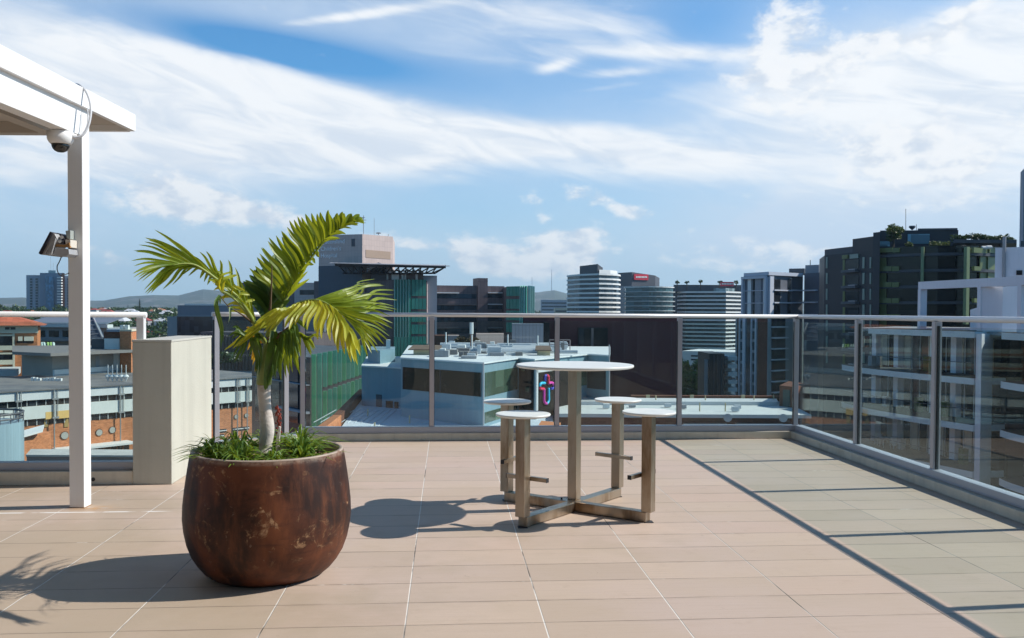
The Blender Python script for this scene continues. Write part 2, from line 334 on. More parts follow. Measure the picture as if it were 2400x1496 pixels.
# ---- terrace slab
def tile_mat():
    M = bpy.data.materials.new('terrace_tiles'); M.use_nodes = True; t = M.node_tree; b = t.nodes['Principled BSDF']
    tcx = t.nodes.new('ShaderNodeTexCoord'); P = X(t, tcx.outputs['Object']); u, v, z = sep(t, P)
    wob = (noise(t, comb(t, u*0.9, v*9, 0.0), 1, 3)-0.5)*0.004
    qu = (u+0.178)*(1/0.6225); qv = (v-3.905+wob)*(1/0.3028)
    iu, iv = (qu+0.5).floor(), (qv+0.5).floor(); cu, cv = qu.floor(), qv.floor()
    du = (qu-iu).abs()*0.6225; dv = (qv-iv).abs()*0.3028
    cell = wnoise(t, comb(t, cu, cv, 5.0)); cell2 = wnoise(t, comb(t, cu, cv, 9.0))
    strk = noise(t, comb(t, u*1.2, v*26.0, 0.0), 2.0, 6, 0.65); big = noise(t, P, 0.7, 5, 0.6); fine = noise(t, P, 60, 3, 0.7); med = noise(t, P, 5.5, 6, 0.65)
    c = mix(t, cell, (0.490, 0.380, 0.298), (0.605, 0.470, 0.370))
    c = mix(t, cell2.ss(0.50, 1.0)*0.6, c, (0.60, 0.435, 0.365))
    big2 = noise(t, comb(t, u+7.0, v*1.3, 0.0), 0.55, 4, 0.6); c = mix(t, big2.ss(0.42, 0.62)*0.6, c, (0.565, 0.440, 0.385))
    olive = (noise(t, comb(t, u, v, 3.0), 0.8, 5, 0.65)+(u*-0.085)-(v*0.030)).ss(0.30, 0.62); c = mix(t, olive*0.75, c, (0.37, 0.295, 0.205))
    c = mix(t, strk.ss(0.45, 0.72)*0.35, c, (0.43, 0.325, 0.25))
    c = mix(t, big.ss(0.35, 0.7)*0.5, c, (0.50, 0.39, 0.29))
    c = mix(t, (med.ss(0.56, 0.74))*0.28, c, (0.38, 0.29, 0.22))
    c = mix(t, fine*0.25, c, (0.44, 0.34, 0.27))
    # mud-coloured patch near the planter and small pale spots
    c = mix(t, noise(t, P, 2.2, 7, 0.7, 0.6).ss(0.66, 0.74)*0.4, c, (0.72, 0.64, 0.55))
    rust = noise(t, P, 3.1, 5, 0.65, 0.5).ss(0.70, 0.80)*0.5; c = mix(t, rust, c, (0.45, 0.22, 0.08))
    ln = noise(t, comb(t, iu*7.3, v*1.1, 0.0), 1.0, 4, 0.6)
    # grout running away from the camera: mostly pale, partly dark
    gw = du.ss(0.0016, 0.0042, 1.0, 0.0); pale = ln.ss(0.36, 0.48)
    left = u.ss(0.7, 2.4, 1.0, 0.35)
    gc = mix(t, pale*left, (0.10, 0.085, 0.07), (0.74, 0.71, 0.66)); c = mix(t, gw*0.92, c, gc)
    # grout across: thin, dark, broken, in places with lime bloom
    ln2 = noise(t, comb(t, u*0.8, iv*5.7, 0.0), 1.4, 4, 0.6)
    smear = dv.ss(0.002, 0.028, 1.0, 0.0)*noise(t, comb(t, u*2.2, v*7.0, 8.0), 1.6, 5, 0.6).ss(0.45, 0.7); c = mix(t, smear*0.45, c, (0.30, 0.23, 0.175))
    hw_ = dv.ss(0.0008, 0.0045, 1.0, 0.0); c = mix(t, hw_*ln2.ss(0.30, 0.55)*0.85, c, (0.12, 0.095, 0.075))
    lime = noise(t, comb(t, u*1.3, iv*3.1, 4.0), 1.6, 5, 0.7).ss(0.60, 0.70); c = mix(t, dv.ss(0.003, 0.008, 1.0, 0.0)*lime*0.85, c, (0.78, 0.75, 0.70))
    # the old lime line behind the white post
    ll = (v-6.235+wob*3).abs().ss(0.006, 0.016, 1.0, 0.0)*u.ss(-2.05, -1.85, 1.0, 0.0)*noise(t, P, 6, 4).ss(0.35, 0.5); c = mix(t, ll, c, (0.82, 0.80, 0.77))
    rs = ((u+2.47)*(u+2.47)*40.0+(v-6.35)*(v-6.35)*160.0).op('MULTIPLY', -1.0).op('EXPONENT')*noise(t, P, 14, 5, 0.6).ss(0.35, 0.65); c = mix(t, rs*0.8, c, (0.50, 0.26, 0.09))
    spots = noise(t, P, 17, 5, 0.75, 1.0).ss(0.69, 0.73); c = mix(t, spots*0.5, c, (0.20, 0.16, 0.12))
    t.links.new(c.k, b.inputs['Base Color']); setin(t, b.inputs['Roughness'], med*0.25+0.48); b.inputs['Specular IOR Level'].default_value = 0.35
    bn = t.nodes.new('ShaderNodeBump'); bn.inputs['Strength'].default_value = 0.5; bn.inputs['Distance'].default_value = 0.004
    hgt = strk*0.3 + fine*0.15 - gw*0.8 - hw_*0.8 + cell*0.3; t.links.new(hgt.k, bn.inputs['Height']); t.links.new(bn.outputs[0], b.inputs['Normal'])
    return M
floor = bpy.data.meshes.new('terrace_floor'); tmp = MB()
tmp.prism([(-9, -6), (4.12, -6), (4.12, 9.78), (-1.62, 9.78), (-1.80, 9.45), (-2.42, 9.05), (-2.55, 8.5), (-2.55, 7.42), (-9, 7.42)], -0.5, 0.0)
floor.from_pydata(tmp.v, [], tmp.f); floor.materials.append(tile_mat())
fo = bpy.data.objects.new('terrace_floor', floor); fo.rotation_euler = (0, 0, YAW); sc.collection.objects.link(fo); fo['kind'] = 'structure'
conc = mat('painted_kerb', (0.60, 0.555, 0.46), 0.7, var=0.12, vs=4, bump=0.25, bs=60, streak=0.3, col2=(0.50, 0.45, 0.36), thr=(0.55, 0.68))
k_ = MB('T'); k_.prism([(3.83, -6), (4.1, -6), (4.1, 9.76), (-1.6, 9.76), (-1.75, 9.38), (-1.60, 9.32), (-1.50, 9.49), (3.83, 9.49)], 0.001, 0.08)
tag(k_.build('terrace_kerb', conc, bevel=0.006), kind='structure')
k_ = MB('T'); k_.prism([(-9, 7.2), (-2.492, 7.2), (-2.492, 7.4), (-9, 7.4)], 0.001, 0.108)
tag(k_.build('terrace_kerb', conc, bevel=0.006), kind='structure')
host = thing('terrace_building', 'pale rendered building carrying the tiled roof terrace', 'building', (0, 3, GZ))
h_ = MB('T'); h_.prism([(-8.9, -5.9), (4.02, -5.9), (4.02, 9.68), (-1.6, 9.68), (-2.4, 9.0), (-2.5, 8.5), (-2.5, 7.35), (-8.9, 7.35)], GZ, -0.502)
h_.build('wall', mat('host_render', (0.45, 0.43, 0.38), 0.8), host)

# ================================================================== TERRACE: balustrades
alu = mat('grey_aluminium', (0.44, 0.43, 0.46), 0.38, 0.3, var=0.04, vs=2)
rail_m = mat('rail_aluminium', (0.78, 0.77, 0.77), 0.32, 0.15, var=0.03, vs=2)
alud = mat('channel_aluminium', (0.38, 0.40, 0.45), 0.45, 0.15, var=0.05, vs=2)
gasket = mat('black_gasket', (0.03, 0.03, 0.035), 0.6)
glass = clear_glass('balustrade_glass', (0.905, 0.968, 0.952))
off_white = mat('cream_paint', (0.50, 0.49, 0.42), 0.7, var=0.07, vs=2.5, streak=0.22, bump=0.2, bs=70)
def balustrade(label, a, b, posts, zc, loc, gl=True, ends=(0, 0), group=None):
    """straight run from a to b (uv); posts = distances along it; zc = top of kerb"""
    th = thing('glass_balustrade', label, 'balustrade', (*loc, zc), 0, group, 'T')
    A, B = Vector(a), Vector(b); L = (B-A).length; d = (B-A)/L; n = Vector((-d.y, d.x))
    def bx(mb, s0, s1, o0, o1, z0, z1):
        q = [A+d*s0+n*o0, A+d*s1+n*o0, A+d*s1+n*o1, A+d*s0+n*o1]
        mb.hexa([(p.x, p.y, z0) for p in q], [(p.x, p.y, z1) for p in q]); return mb
    bx(MB('T'), -0.02, L+0.02, -0.045, 0.045, zc, zc+0.066).build('bottom_channel', alud, th, bevel=0.004)
    bx(MB('T'), -0.02, L+0.02, -0.052, -0.046, zc+0.005, zc+0.012).build('channel_trim', alu, th)
    for s in posts:
        po = bx(MB('T'), s-0.024, s+0.024, -0.03, 0.03, zc+0.04, 1.333).build('post', alu, th, bevel=0.003)
        bx(MB('T'), s+0.0245, s+0.0285, -0.012, 0.012, zc+0.067, 1.30).build('gasket', gasket, po)
        bx(MB('T'), s-0.0285, s-0.0245, -0.012, 0.012, zc+0.067, 1.30).build('gasket', gasket, po)
    r = MB('T'); P0 = A-d*ends[0]; P1 = B+d*ends[1]
    r.tube([(P0.x, P0.y, 1.356), (P1.x, P1.y, 1.356)], 0.0225, 16); ro = r.build('handrail', rail_m, th, smooth=False)
    for p in ro.data.polygons: p.use_smooth = len(p.vertices) == 4
    if gl:
        ed = [0.0]+list(posts)+[L]
        ed = sorted(set(round(e, 3) for e in ed))
        for s0, s1 in zip(ed, ed[1:]):
            if s1-s0 > 0.15: bx(MB('T'), s0+0.029, s1-0.029, -0.006, 0.006, zc+0.055, 1.295).build('glass_panel', glass, th)
    return th
PB = [-1.533, -0.155, 1.21, 2.576]
balustrade('long far glass balustrade with round handrail behind the bar table', (-1.56, 9.56), (3.93, 9.56), [p+1.56 for p in PB]+[5.46], 0.08, (1.2, 9.56), ends=(0.0, 0.0))
balustrade('right-hand glass balustrade running towards the viewer and shading the floor', (3.93, 9.53), (3.93, -5.5), [1.40, 2.745, 4.10, 5.45, 6.8, 8.15, 9.5, 10.85], 0.08, (3.93, 5), ends=(0.02, 0))
lb_ = balustrade('left-hand glass balustrade behind the white post', (-9, 7.3), (-2.50, 7.3), [3.2, 1.6], 0.108, (-5, 7.3), ends=(0, 0.085))
MB('T').box(-2.487, -2.427, 7.27, 7.33, 1.159, 1.335).build('end_post', rail_m, lb_, bevel=.006)
balustrade('short glass balustrade between the cream pillar and the far corner', (-2.285, 8.9), (-1.60, 9.35), [0.01, 0.735], 0.03, (-2, 9.1), ends=(0.03, 0))
# low upstand under the short balustrade is part of the slab edge
tag(MB('T').prism([(-2.36, 8.80), (-1.60, 9.28), (-1.66, 9.42), (-2.42, 8.92)], 0.001, 0.03).build('terrace_kerb', conc), kind='structure')
# pillar
pl = thing('masonry_pillar', 'tall cream rectangular pillar closing the left balustrade', 'pillar', (-2.34, 7.8, 0), 0, None, 'T')
MB('T').box(-2.49, -2.187, 7.19, 8.39, 0.001, 1.14).build('shaft', off_white, pl, bevel=0.006)
MB('T').box(-2.494, -2.183, 7.186, 8.394, 1.1402, 1.158).build('capping', mat('pillar_cap', (0.5, 0.49, 0.44), 0.6), pl, bevel=0.003)
dr = MB('T'); dr.tube([(-2.80, 7.197, 0.045), (-2.80, 7.21, 0.045)], 0.016, 12)
tag(dr.build('drain_hole', gasket), 'small round black drain outlet in the left kerb', 'drain')

# ================================================================== canopy, post, camera, floodlight
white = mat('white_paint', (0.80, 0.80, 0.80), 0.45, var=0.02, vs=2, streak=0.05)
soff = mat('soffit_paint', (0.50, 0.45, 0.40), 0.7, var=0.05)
cn = thing('roof_canopy', 'white flat canopy roof reaching in from the upper left', 'canopy', (-3.055, 6.2, 0))
MB().box(-3.108, -3.003, 6.155, 6.26, 0.002, 2.84).build('post', white, cn, bevel=0.006)
MB().box(-3.112, -2.999, 6.151, 6.264, 0.0015, 0.004).build('base_plate', mat('rusty_plate', (0.35, 0.2, 0.1), 0.8), cn)
MB().box(-3.10, -3.003, -2, 6.150, 2.607, 2.825).build('beam', white, cn, bevel=0.004)
MB().box(-3.010, -2.970, -2, 6.95, 2.800, 2.930).build('fascia', white, cn, bevel=0.003)
MB().box(-9, -3.012, 6.91, 6.95, 2.795, 2.928).build('fascia', white, cn, bevel=0.003)
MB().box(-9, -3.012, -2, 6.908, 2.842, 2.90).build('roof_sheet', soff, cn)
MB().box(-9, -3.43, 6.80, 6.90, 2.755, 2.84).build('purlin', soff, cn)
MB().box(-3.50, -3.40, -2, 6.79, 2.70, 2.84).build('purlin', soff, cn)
MB().box(-3.105, -3.04, 6.151, 6.156, 2.60, 2.835).build('end_plate', white, cn)
# stain where the post meets the tiles
# security camera
sc_ = thing('security_camera', 'white dome security camera under the canopy beam', 'security camera', (-3.07, 6.0, 2.54))
cm = MB(); cm.lathe([(0.07, 2.606), (0.083, 2.602), (0.084, 2.56), (0.080, 2.545), (0.070, 2.527), (0.060, 2.519)], -3.075, 6.0, 32); cm.build('housing', white, sc_, smooth=True)
cm = MB(); cm.lathe([(0.057, 2.520), (0.056, 2.505), (0.050, 2.49), (0.038, 2.475), (0.02, 2.466), (0.003, 2.464)], -3.075, 6.0, 32); cm.build('dome', mat('smoked_dome', (0.02, 0.02, 0.02), 0.08, spec=0.7), sc_, smooth=True)
cm = MB(); cm.tube([(-3.005, 6.0, 2.575), (-2.975, 6.02, 2.575)], 0.018, 12); cm.build('cable_socket', white, sc_)
def curve(pts, n=8):
    P = [Vector(p) for p in pts]; out = []
    for i in range(len(P)-1):
        a, b, c, d = P[max(i-1, 0)], P[i], P[i+1], P[min(i+2, len(P)-1)]
        for k in range(n): t = k/n; out.append(0.5*((2*b)+(c-a)*t+(2*a-5*b+4*c-d)*t*t+(3*b-a-3*c+d)*t**3))
    out.append(P[-1]); return out
cd = MB(); cd.tube(curve([at(172, 198, 6.3), at(186, 200, 6.14), at(202, 216, 6.10), at(212, 244, 6.08), at(212, 272, 6.06), at(205, 300, 6.04), at(192, 318, 6.02), at(172, 323, 6.0)], 6), 0.0085, 10)
tag(cd.build('conduit', mat('grey_conduit', (0.62, 0.63, 0.66), 0.4), smooth=True), 'thick pale cable looping over the canopy beam to the camera', 'cable')
cd = MB(); cd.tube([at(196, 212, 6.14), at(197, 250, 6.14)], 0.006, 8); cd.tube(curve([at(205, 257, 6.14), at(206, 285, 6.13), at(198, 308, 6.1), at(186, 317, 6.06)], 5), 0.005, 8)
tag(cd.build('thin_cable', MATS['grey_conduit'], smooth=True), 'thin grey cable clipped to the post head beside the loop', 'cable')
# floodlight
fl_ = thing('floodlight', 'pair of grey floodlight heads bracketed to the white post', 'floodlight', (-3.13, 6.2, 1.85))
lampm = mat('cast_lamp_metal', (0.42, 0.42, 0.43), 0.5, 0.3, var=0.1, vs=20); dark = mat('dark_lens', (0.03, 0.03, 0.04), 0.2)
def slab_px(mb, pts, D0, D1):   # solid with an outline at distance D0 and depth D1-D0
    n = len(mb.v); k = len(pts); a = [at(x, y, D0) for x, y in pts]; d_ = Vector((0, D1-D0, 0))
    mb.v += [tuple(p) for p in a]+[tuple(p+d_) for p in a]
    mb.f.append(tuple(n+i for i in range(k))); mb.f.append(tuple(n+k+i for i in reversed(range(k))))
    for i in range(k): j = (i+1) % k; mb.f.append((n+j, n+i, n+k+i, n+k+j))
    return mb
hd = slab_px(MB(), [(90, 594), (117, 543), (122, 545), (95, 597)], 6.00, 6.22).build('lens_frame', dark, fl_)
slab_px(MB(), [(95, 596), (119, 546), (128, 548), (134, 560), (121, 580), (116, 600)], 6.02, 6.20).build('lamp_housing', lampm, fl_, bevel=0.003)
for k in range(4): slab_px(MB(), [(103+k*5, 596+k*.5), (122+k*2, 562-k), (124+k*2, 563-k), (105+k*5, 597)], 6.005, 6.018).build('cooling_fin', lampm, fl_)
slab_px(MB(), [(122, 597), (132, 580), (161, 584), (162, 596), (155, 602), (138, 601)], 6.03, 6.19).build('ballast_box', lampm, fl_, bevel=0.003)
slab_px(MB(), [(128, 545), (142, 548), (150, 560), (146, 572), (132, 566)], 6.08, 6.16).build('second_head', dark, fl_, bevel=0.002)
slab_px(MB(), [(115, 571), (153, 574), (162, 569), (164, 581), (154, 580), (117, 577)], 6.05, 6.07).build('bracket', mat('rusty_bracket', (0.33, 0.17, 0.06), 0.7, var=0.25, vs=30), fl_)
slab_px(MB(), [(153, 562), (165, 562), (165, 580), (154, 580)], 6.06, 6.20).build('clamp', mat('pale_clamp', (0.6, 0.55, 0.48), 0.6), fl_, bevel=0.002)
slab_px(MB(), [(153, 541), (165, 540), (165, 561), (156, 559)], 6.10, 6.24).build('junction_box', mat('grey_box', (0.33, 0.36, 0.34), 0.6), fl_, bevel=0.003)
for q in ((140, 566), (145, 556)): MB().tube([at(q[0], q[1], 6.04), at(q[0], q[1], 6.075)], 0.012, 8).build('wing_nut', mat('zinc_nut', (0.6, 0.6, 0.6), 0.35, 0.8), fl_)
MB().tube(curve([at(144, 602, 6.1), at(139, 614, 6.1), at(134, 624, 6.1), at(135, 636, 6.1), at(141, 645, 6.1), at(152, 644, 6.12), at(165, 639, 6.17)], 5), 0.0035, 6).build('cable', gasket, fl_)

# ================================================================== bar table with four fixed stools
steel = mat('brushed_steel', (0.40, 0.335, 0.265), 0.34, 0.9, var=0.10, vs=6, stretch=(1, 1, 0.25), col2=(0.22, 0.150, 0.09), thr=(0.46, 0.66))
top_m = mat('white_compact_top', (0.74, 0.76, 0.73), 0.38, var=0.05, vs=7, spec=0.5)
tb = thing('bar_table', 'round white bar table with four round stools fixed to one steel cross base', 'table', (0.915, 6.15, 0), 0, None, 'T')
TC = Vector((0.908, 6.16)); HW = 0.035
def disc(name, c, r, z0, z1, par, m):
    d = MB('T'); bl = 0.005
    d.lathe([(r-0.012, z0), (r-0.003, z0+0.004), (r, z0+0.010), (r, z1-bl), (r-bl*0.5, z1-bl*0.2), (r-bl*1.2, z1)], c[0], c[1], 96)
    o = d.build(name, m, par)
    for p in o.data.polygons: p.use_smooth = len(p.vertices) == 4
    return o
def beam(name, a, b, z0, z1, hw, par, m, bev=0.004):
    a, b = Vector(a), Vector(b); d = (b-a).normalized(); n = Vector((-d.y, d.x))*hw
    q = [a-n, b-n, b+n, a+n]; o = MB('T'); o.hexa([(p.x, p.y, z0) for p in q], [(p.x, p.y, z1) for p in q]); return o.build(name, m, par, bevel=bev)
disc('table_top', TC, 0.414, 1.006, 1.027, tb, top_m)
disc('top_plate', TC, 0.09, 0.998, 1.0055, tb, steel)
def post(name, c, z0, z1, ang, par, hw=HW):
    a = R_(ang); e = Vector((math.cos(a), math.sin(a)))
    return beam(name, Vector(c)-e*hw, Vector(c)+e*hw, z0, z1, hw, par, steel)
SE = [('FL', (0.497, 5.65)), ('FR', (1.345, 5.745)), ('BR', (1.297, 6.56)), ('BL', (0.450, 6.46))]
d1 = (Vector(SE[1][1])-Vector(SE[3][1])); ang = math.degrees(math.atan2(d1.y, d1.x))
post('centre_post', TC, 0.0705, 0.9975, ang, tb)
beam('base_rail', Vector(SE[3][1]), Vector(SE[1][1]), 0.004, 0.070, HW, tb, steel)
mid = (Vector(SE[3][1])+Vector(SE[1][1]))/2
for k in (0, 2):
    e = (Vector(SE[k][1])-mid).normalized(); beam('base_rail', mid+e*(HW+0.002), Vector(SE[k][1]), 0.004, 0.069, HW, tb, steel)
FR = {'FL': (1, -0.25), 'FR': (0.45, 1), 'BR': (1, -0.25), 'BL': (0.45, 1)}
for nm, c in SE:
    c = Vector(c); st = post('stool_post', c, 0.0705, 0.722, ang, tb, HW+0.0005)
    MB('T').box(c.x-HW+.004, c.x+HW-.004, c.y-HW+.004, c.y+HW-.004, 0.0, 0.0038).build('foot_pad', gasket, tb)
    disc('seat', c, 0.178, 0.7225, 0.741, tb, top_m)
    dd = (c-TC).normalized(); n = Vector((-dd.y, dd.x)); out = c - dd*0.0
    out = c-dd*(HW*1.05+0.014)
    fr = beam('foot_rest', out-n*0.155, out+n*0.155, 0.300, 0.327, 0.0135, tb, steel, 0.002)
    for s in (-1, 1): beam('end_cap', out+n*s*0.1555, out+n*s*0.1585, 0.299, 0.328, 0.0145, fr, gasket, 0)
for (q, w_) in ((TC+Vector((.05, .07)), 1), (TC+Vector((-.09, -.01)), 1)):
    MB('T').tube([(q.x, q.y, 0.069), (q.x, q.y, 0.082)], 0.007, 8).build('bolt', gasket, tb)

# ================================================================== planter
def pot_mat():
    M = bpy.data.materials.new('rusty_glaze'); M.use_nodes = True; t = M.node_tree; b = t.nodes['Principled BSDF']
    tcx = t.nodes.new('ShaderNodeTexCoord'); P = X(t, tcx.outputs['Object']); x, y, z = sep(t, P)
    a = noise(t, P, 3.2, 7, 0.62, 0.4); b2 = noise(t, comb(t, x*6, y*6, z*1.1), 2.2, 6, 0.6); s = noise(t, P, 9, 9, 0.72, 0.9); h = noise(t, comb(t, x*2, y*2, z*14), 2.0, 5, 0.6)
    s2 = noise(t, P, 30, 6, 0.7)
    c = mix(t, a.ss(0.40, 0.68), (0.026, 0.010, 0.007), (0.135, 0.042, 0.019))
    c = mix(t, b2.ss(0.45, 0.75)*0.6, c, (0.22, 0.070, 0.026)); c = mix(t, h.ss(0.56, 0.74)*0.5, c, (0.030, 0.013, 0.010))
    scf = (s.ss(0.55, 0.63))*(a.ss(0.44, 0.56))*z.ss(0.10, 0.26); c = mix(t, scf*s2.ss(0.35, 0.6)*0.85, c, (0.50, 0.30, 0.16))
    scr = noise(t, comb(t, x*3, y*3, z*5+a*2), 4, 9, 0.78, 1.2).ss(0.61, 0.65); c = mix(t, scr*s2.ss(0.4, 0.6)*0.45, c, (0.40, 0.32, 0.25))
    rim = z.ss(0.628, 0.650)*s2.ss(0.3, 0.6); c = mix(t, rim*0.35, c, (0.52, 0.42, 0.33))
    t.links.new(c.k, b.inputs['Base Color']); setin(t, b.inputs['Roughness'], a*0.25+0.42+scf*0.2); b.inputs['Specular IOR Level'].default_value = 0.28
    bn = t.nodes.new('ShaderNodeBump'); bn.inputs['Strength'].default_value = 0.35; bn.inputs['Distance'].default_value = 0.004
    t.links.new((s*0.5+s2*0.3+b2*0.5).k, bn.inputs['Height']); t.links.new(bn.outputs[0], b.inputs['Normal']); return M
PU, PV = -0.945, 4.76
pt = thing('planter', 'large rusty brown round planter with pale scuffs and cream rim', 'planter', (PU, PV, 0), 0, None, 'T')
prof = [(0.262, 0.0), (0.282, 0.003), (0.308, 0.016), (0.334, 0.038), (0.364, 0.075), (0.392, 0.122), (0.414, 0.182), (0.428, 0.250), (0.4345, 0.315), (0.432, 0.385), (0.424, 0.46), (0.413, 0.54), (0.402, 0.61), (0.395, 0.648)]
pm = MB('T'); pm.lathe(prof+[(0.392, 0.655)], PU, PV, 96)
po_ = pm.build('pot', pot_mat(), pt)
for p in po_.data.polygons: p.use_smooth = len(p.vertices) == 4
# hollow: cut by replacing the flat top with a rim ring and inner wall
bm = bmesh.new(); bm.from_mesh(po_.data); top = max(bm.faces, key=lambda f: f.calc_center_median().z); bmesh.ops.delete(bm, geom=[top], context='FACES_ONLY'); bm.to_mesh(po_.data); bm.free()
rm = MB('T'); seg = 96; rp = [(0.3925, 0.6545), (0.392, 0.659), (0.386, 0.661), (0.374, 0.660), (0.371, 0.654), (0.372, 0.56), (0.375, 0.55)]
rm.lathe(rp, PU, PV, seg); rm.f = rm.f[:-2]; ro = rm.build('rim', mat('pale_rim', (0.40, 0.32, 0.26), 0.6, var=0.2, vs=14, col2=(0.2, 0.11, 0.07), thr=(0.55, 0.65)), pt, smooth=True)
soil = mat('dark_soil', (0.028, 0.019, 0.013), 0.95, var=0.5, vs=30, bump=0.8, bs=60)
sm = MB('T'); N = 30
for i in range(N+1):
    for k in range(48):
        r = 0.3735*i/N; t = 2*math.pi*k/48; sm.v.append((PU+r*math.cos(t), PV+r*math.sin(t), 0.590+0.012*math.sin(r*40+t*3)*(1-i/N)+random.uniform(-.004, .004)))
for i in range(N):
    for k in range(48): j = (k+1) % 48; sm.f.append((i*48+k, (i+1)*48+k, (i+1)*48+j, i*48+j))
sm.build('soil', soil, pt)
rnd = random.Random(5)
deb = MB('T')
for i in range(260):
    r = 0.35*math.sqrt(rnd.random()); t = rnd.random()*6.283; cx_, cy_ = PU+r*math.cos(t), PV+r*math.sin(t); z = 0.602+rnd.random()*0.012; s = rnd.uniform(.006, .018); a = rnd.random()*6.28
    e = Vector((math.cos(a), math.sin(a), rnd.uniform(-.4, .4)))*s; g = Vector((-math.sin(a), math.cos(a), rnd.uniform(-.4, .4)))*s*0.5; c = Vector((cx_, cy_, z))
    deb.hexa([tuple(c-e-g), tuple(c+e-g), tuple(c+e+g), tuple(c-e+g)], [tuple(c-e*.6-g*.6+Vector((0, 0, s*.5))), tuple(c+e*.6-g*.6+Vector((0, 0, s*.5))), tuple(c+e*.6+g*.6+Vector((0, 0, s*.5))), tuple(c-e*.6+g*.6+Vector((0, 0, s*.5)))])
tag(deb.build('bark_mulch', mat('mulch', (0.25, 0.17, 0.11), 0.9, var=0.5, vs=25)), kind='stuff', label='bark chips and dead leaves on the planter soil', cat='mulch')

# ---- blades: folded strips along a curve
def blade(mb, pts, wid, nrm, fold=0.35, prof=None):
    n = len(pts); b0 = len(mb.v)
    for i, p in enumerate(pts):
        d = (pts[min(i+1, n-1)]-pts[max(i-1, 0)]).normalized(); sd_ = d.cross(nrm)
        if sd_.length < 1e-4: sd_ = d.cross(Vector((0.3, 0.1, 1)))
        sd_.normalize(); up = sd_.cross(d); t = i/(n-1)
        wv = wid*(prof(t) if prof else math.sin(math.pi*min(1, 0.12+t*0.88))**0.7)
        mb.v += [tuple(p-sd_*wv+up*wv*fold), tuple(p), tuple(p+sd_*wv+up*wv*fold)]
    for i in range(n-1):
        a = b0+i*3; mb.f.append((a, a+1, a+4, a+3)); mb.f.append((a+1, a+2, a+5, a+4))
strap1 = leaf_mat('strap_leaf', (0.06, 0.15, 0.02), (0.20, 0.31, 0.045), 0.35, 14, tips=(0.45, 0.42, 0.10))
def strap_clump(u, v, n, ln, seed, label):
    rn = random.Random(seed); th = thing('strappy_plant', label, 'plant', (u, v, 0.6), 0, 'grassy plants in the planter', 'T'); mb = MB('T')
    for i in range(n):
        a = rn.random()*6.283; L = ln*rn.uniform(.55, 1.15); lean = rn.uniform(.25, 1.05); pts = []
        o = Vector((u+rn.uniform(-.03, .03), v+rn.uniform(-.03, .03), 0.585)); dirh = Vector((math.cos(a), math.sin(a), 0))
        for k in range(7):
            t = k/6; h = math.sin(min(1, t*(1.05))*math.pi*0.72)*L*(0.78-lean*0.46); r = L*lean*1.0*t**1.2
            pts.append(o+dirh*r+Vector((0, 0, h*0.95)))
        blade(mb, pts, rn.uniform(.007, .0125), Vector((-dirh.x*.3, -dirh.y*.3, 1)) if lean > .5 else dirh*-1, 0.4, lambda t: (1-t**2.6)*0.9+0.05)
    mb.build('leaves', strap1, th)
    MB('T').tube([(u, v, .575), (u, v, .615)], .02, 6).build('crown_base', leaf_mat('strap_base', (0.2, 0.24, 0.1), (0.35, 0.38, 0.2), 0.1), th)
for (u, v, n, ln, s, l) in [
  (-1.19, 4.64, 60, .20, 1, 'strappy green plant at the front left of the planter, leaves over the rim'),
  (-1.05, 4.56, 55, .18, 2, 'strappy green plant at the planter front, just left of the palm trunk'),
  (-1.12, 4.84, 55, .20, 3, 'taller strappy plant behind the left front clump in the planter'),
  (-0.86, 4.53, 34, .14, 4, 'low strappy plant at the planter front, right of the palm trunk'),
  (-0.76, 4.68, 60, .19, 5, 'dense strappy plant on the right half of the planter'),
  (-0.80, 4.90, 50, .22, 6, 'sunlit strappy plant at the back right of the planter'),
  (-0.99, 4.98, 40, .19, 7, 'strappy plant behind the palm trunk in the planter')]: strap_clump(u, v, int(n*1.5), ln*1.25, s, l)
# a few long stray blades at the left edge (belong to the front left clump)
st = MB('W'); base = at(505, 1066, 4.62)
for tx, ty, D in [(433, 1035, 4.45), (428, 1060, 4.42), (474, 1015, 4.55), (452, 1022, 4.5)]:
    e = at(tx, ty, D); mid_ = (base+e)/2+Vector((0, 0, .03)); blade(st, curve([base, mid_, e], 4), .0055, Vector((0, -.2, 1)), .4, lambda t: (1-t**2.2)*.9+.05)
bpy_first = [o for o in bpy.data.objects if o.name == 'strappy_plant'][0]
st.build('long_leaves', strap1, bpy_first)
# dried flower stalk
ds = thing('dried_stalk', 'reddish dried flower stalk standing behind the palm trunk', 'plant', (*((-0.87), 4.90), 0.6), 0, None, 'T')
b_ = at(655, 1050, 4.83); t_ = at(650, 950, 4.83); MB().tube([b_, t_], .003, 6).build('stem', mat('red_stem', (0.25, 0.06, 0.03), .7), ds)
sd2 = MB(); rn = random.Random(3)
for i in range(46):
    p = b_.lerp(t_, .30+.68*i/46)+Vector((rn.uniform(-.014, .014), rn.uniform(-.014, .014), 0)); s = .005
    sd2.hexa([tuple(p+Vector(q)*s) for q in ((-1, -1, -1), (1, -1, -1), (1, 1, -1), (-1, 1, -1))], [tuple(p+Vector(q)*s) for q in ((-.6, -.6, 1), (.6, -.6, 1), (.6, .6, 1), (-.6, .6, 1))])
sd2.build('seed_heads', mat('red_seed', (0.30, 0.05, 0.03), .7, var=.3, vs=30), ds)

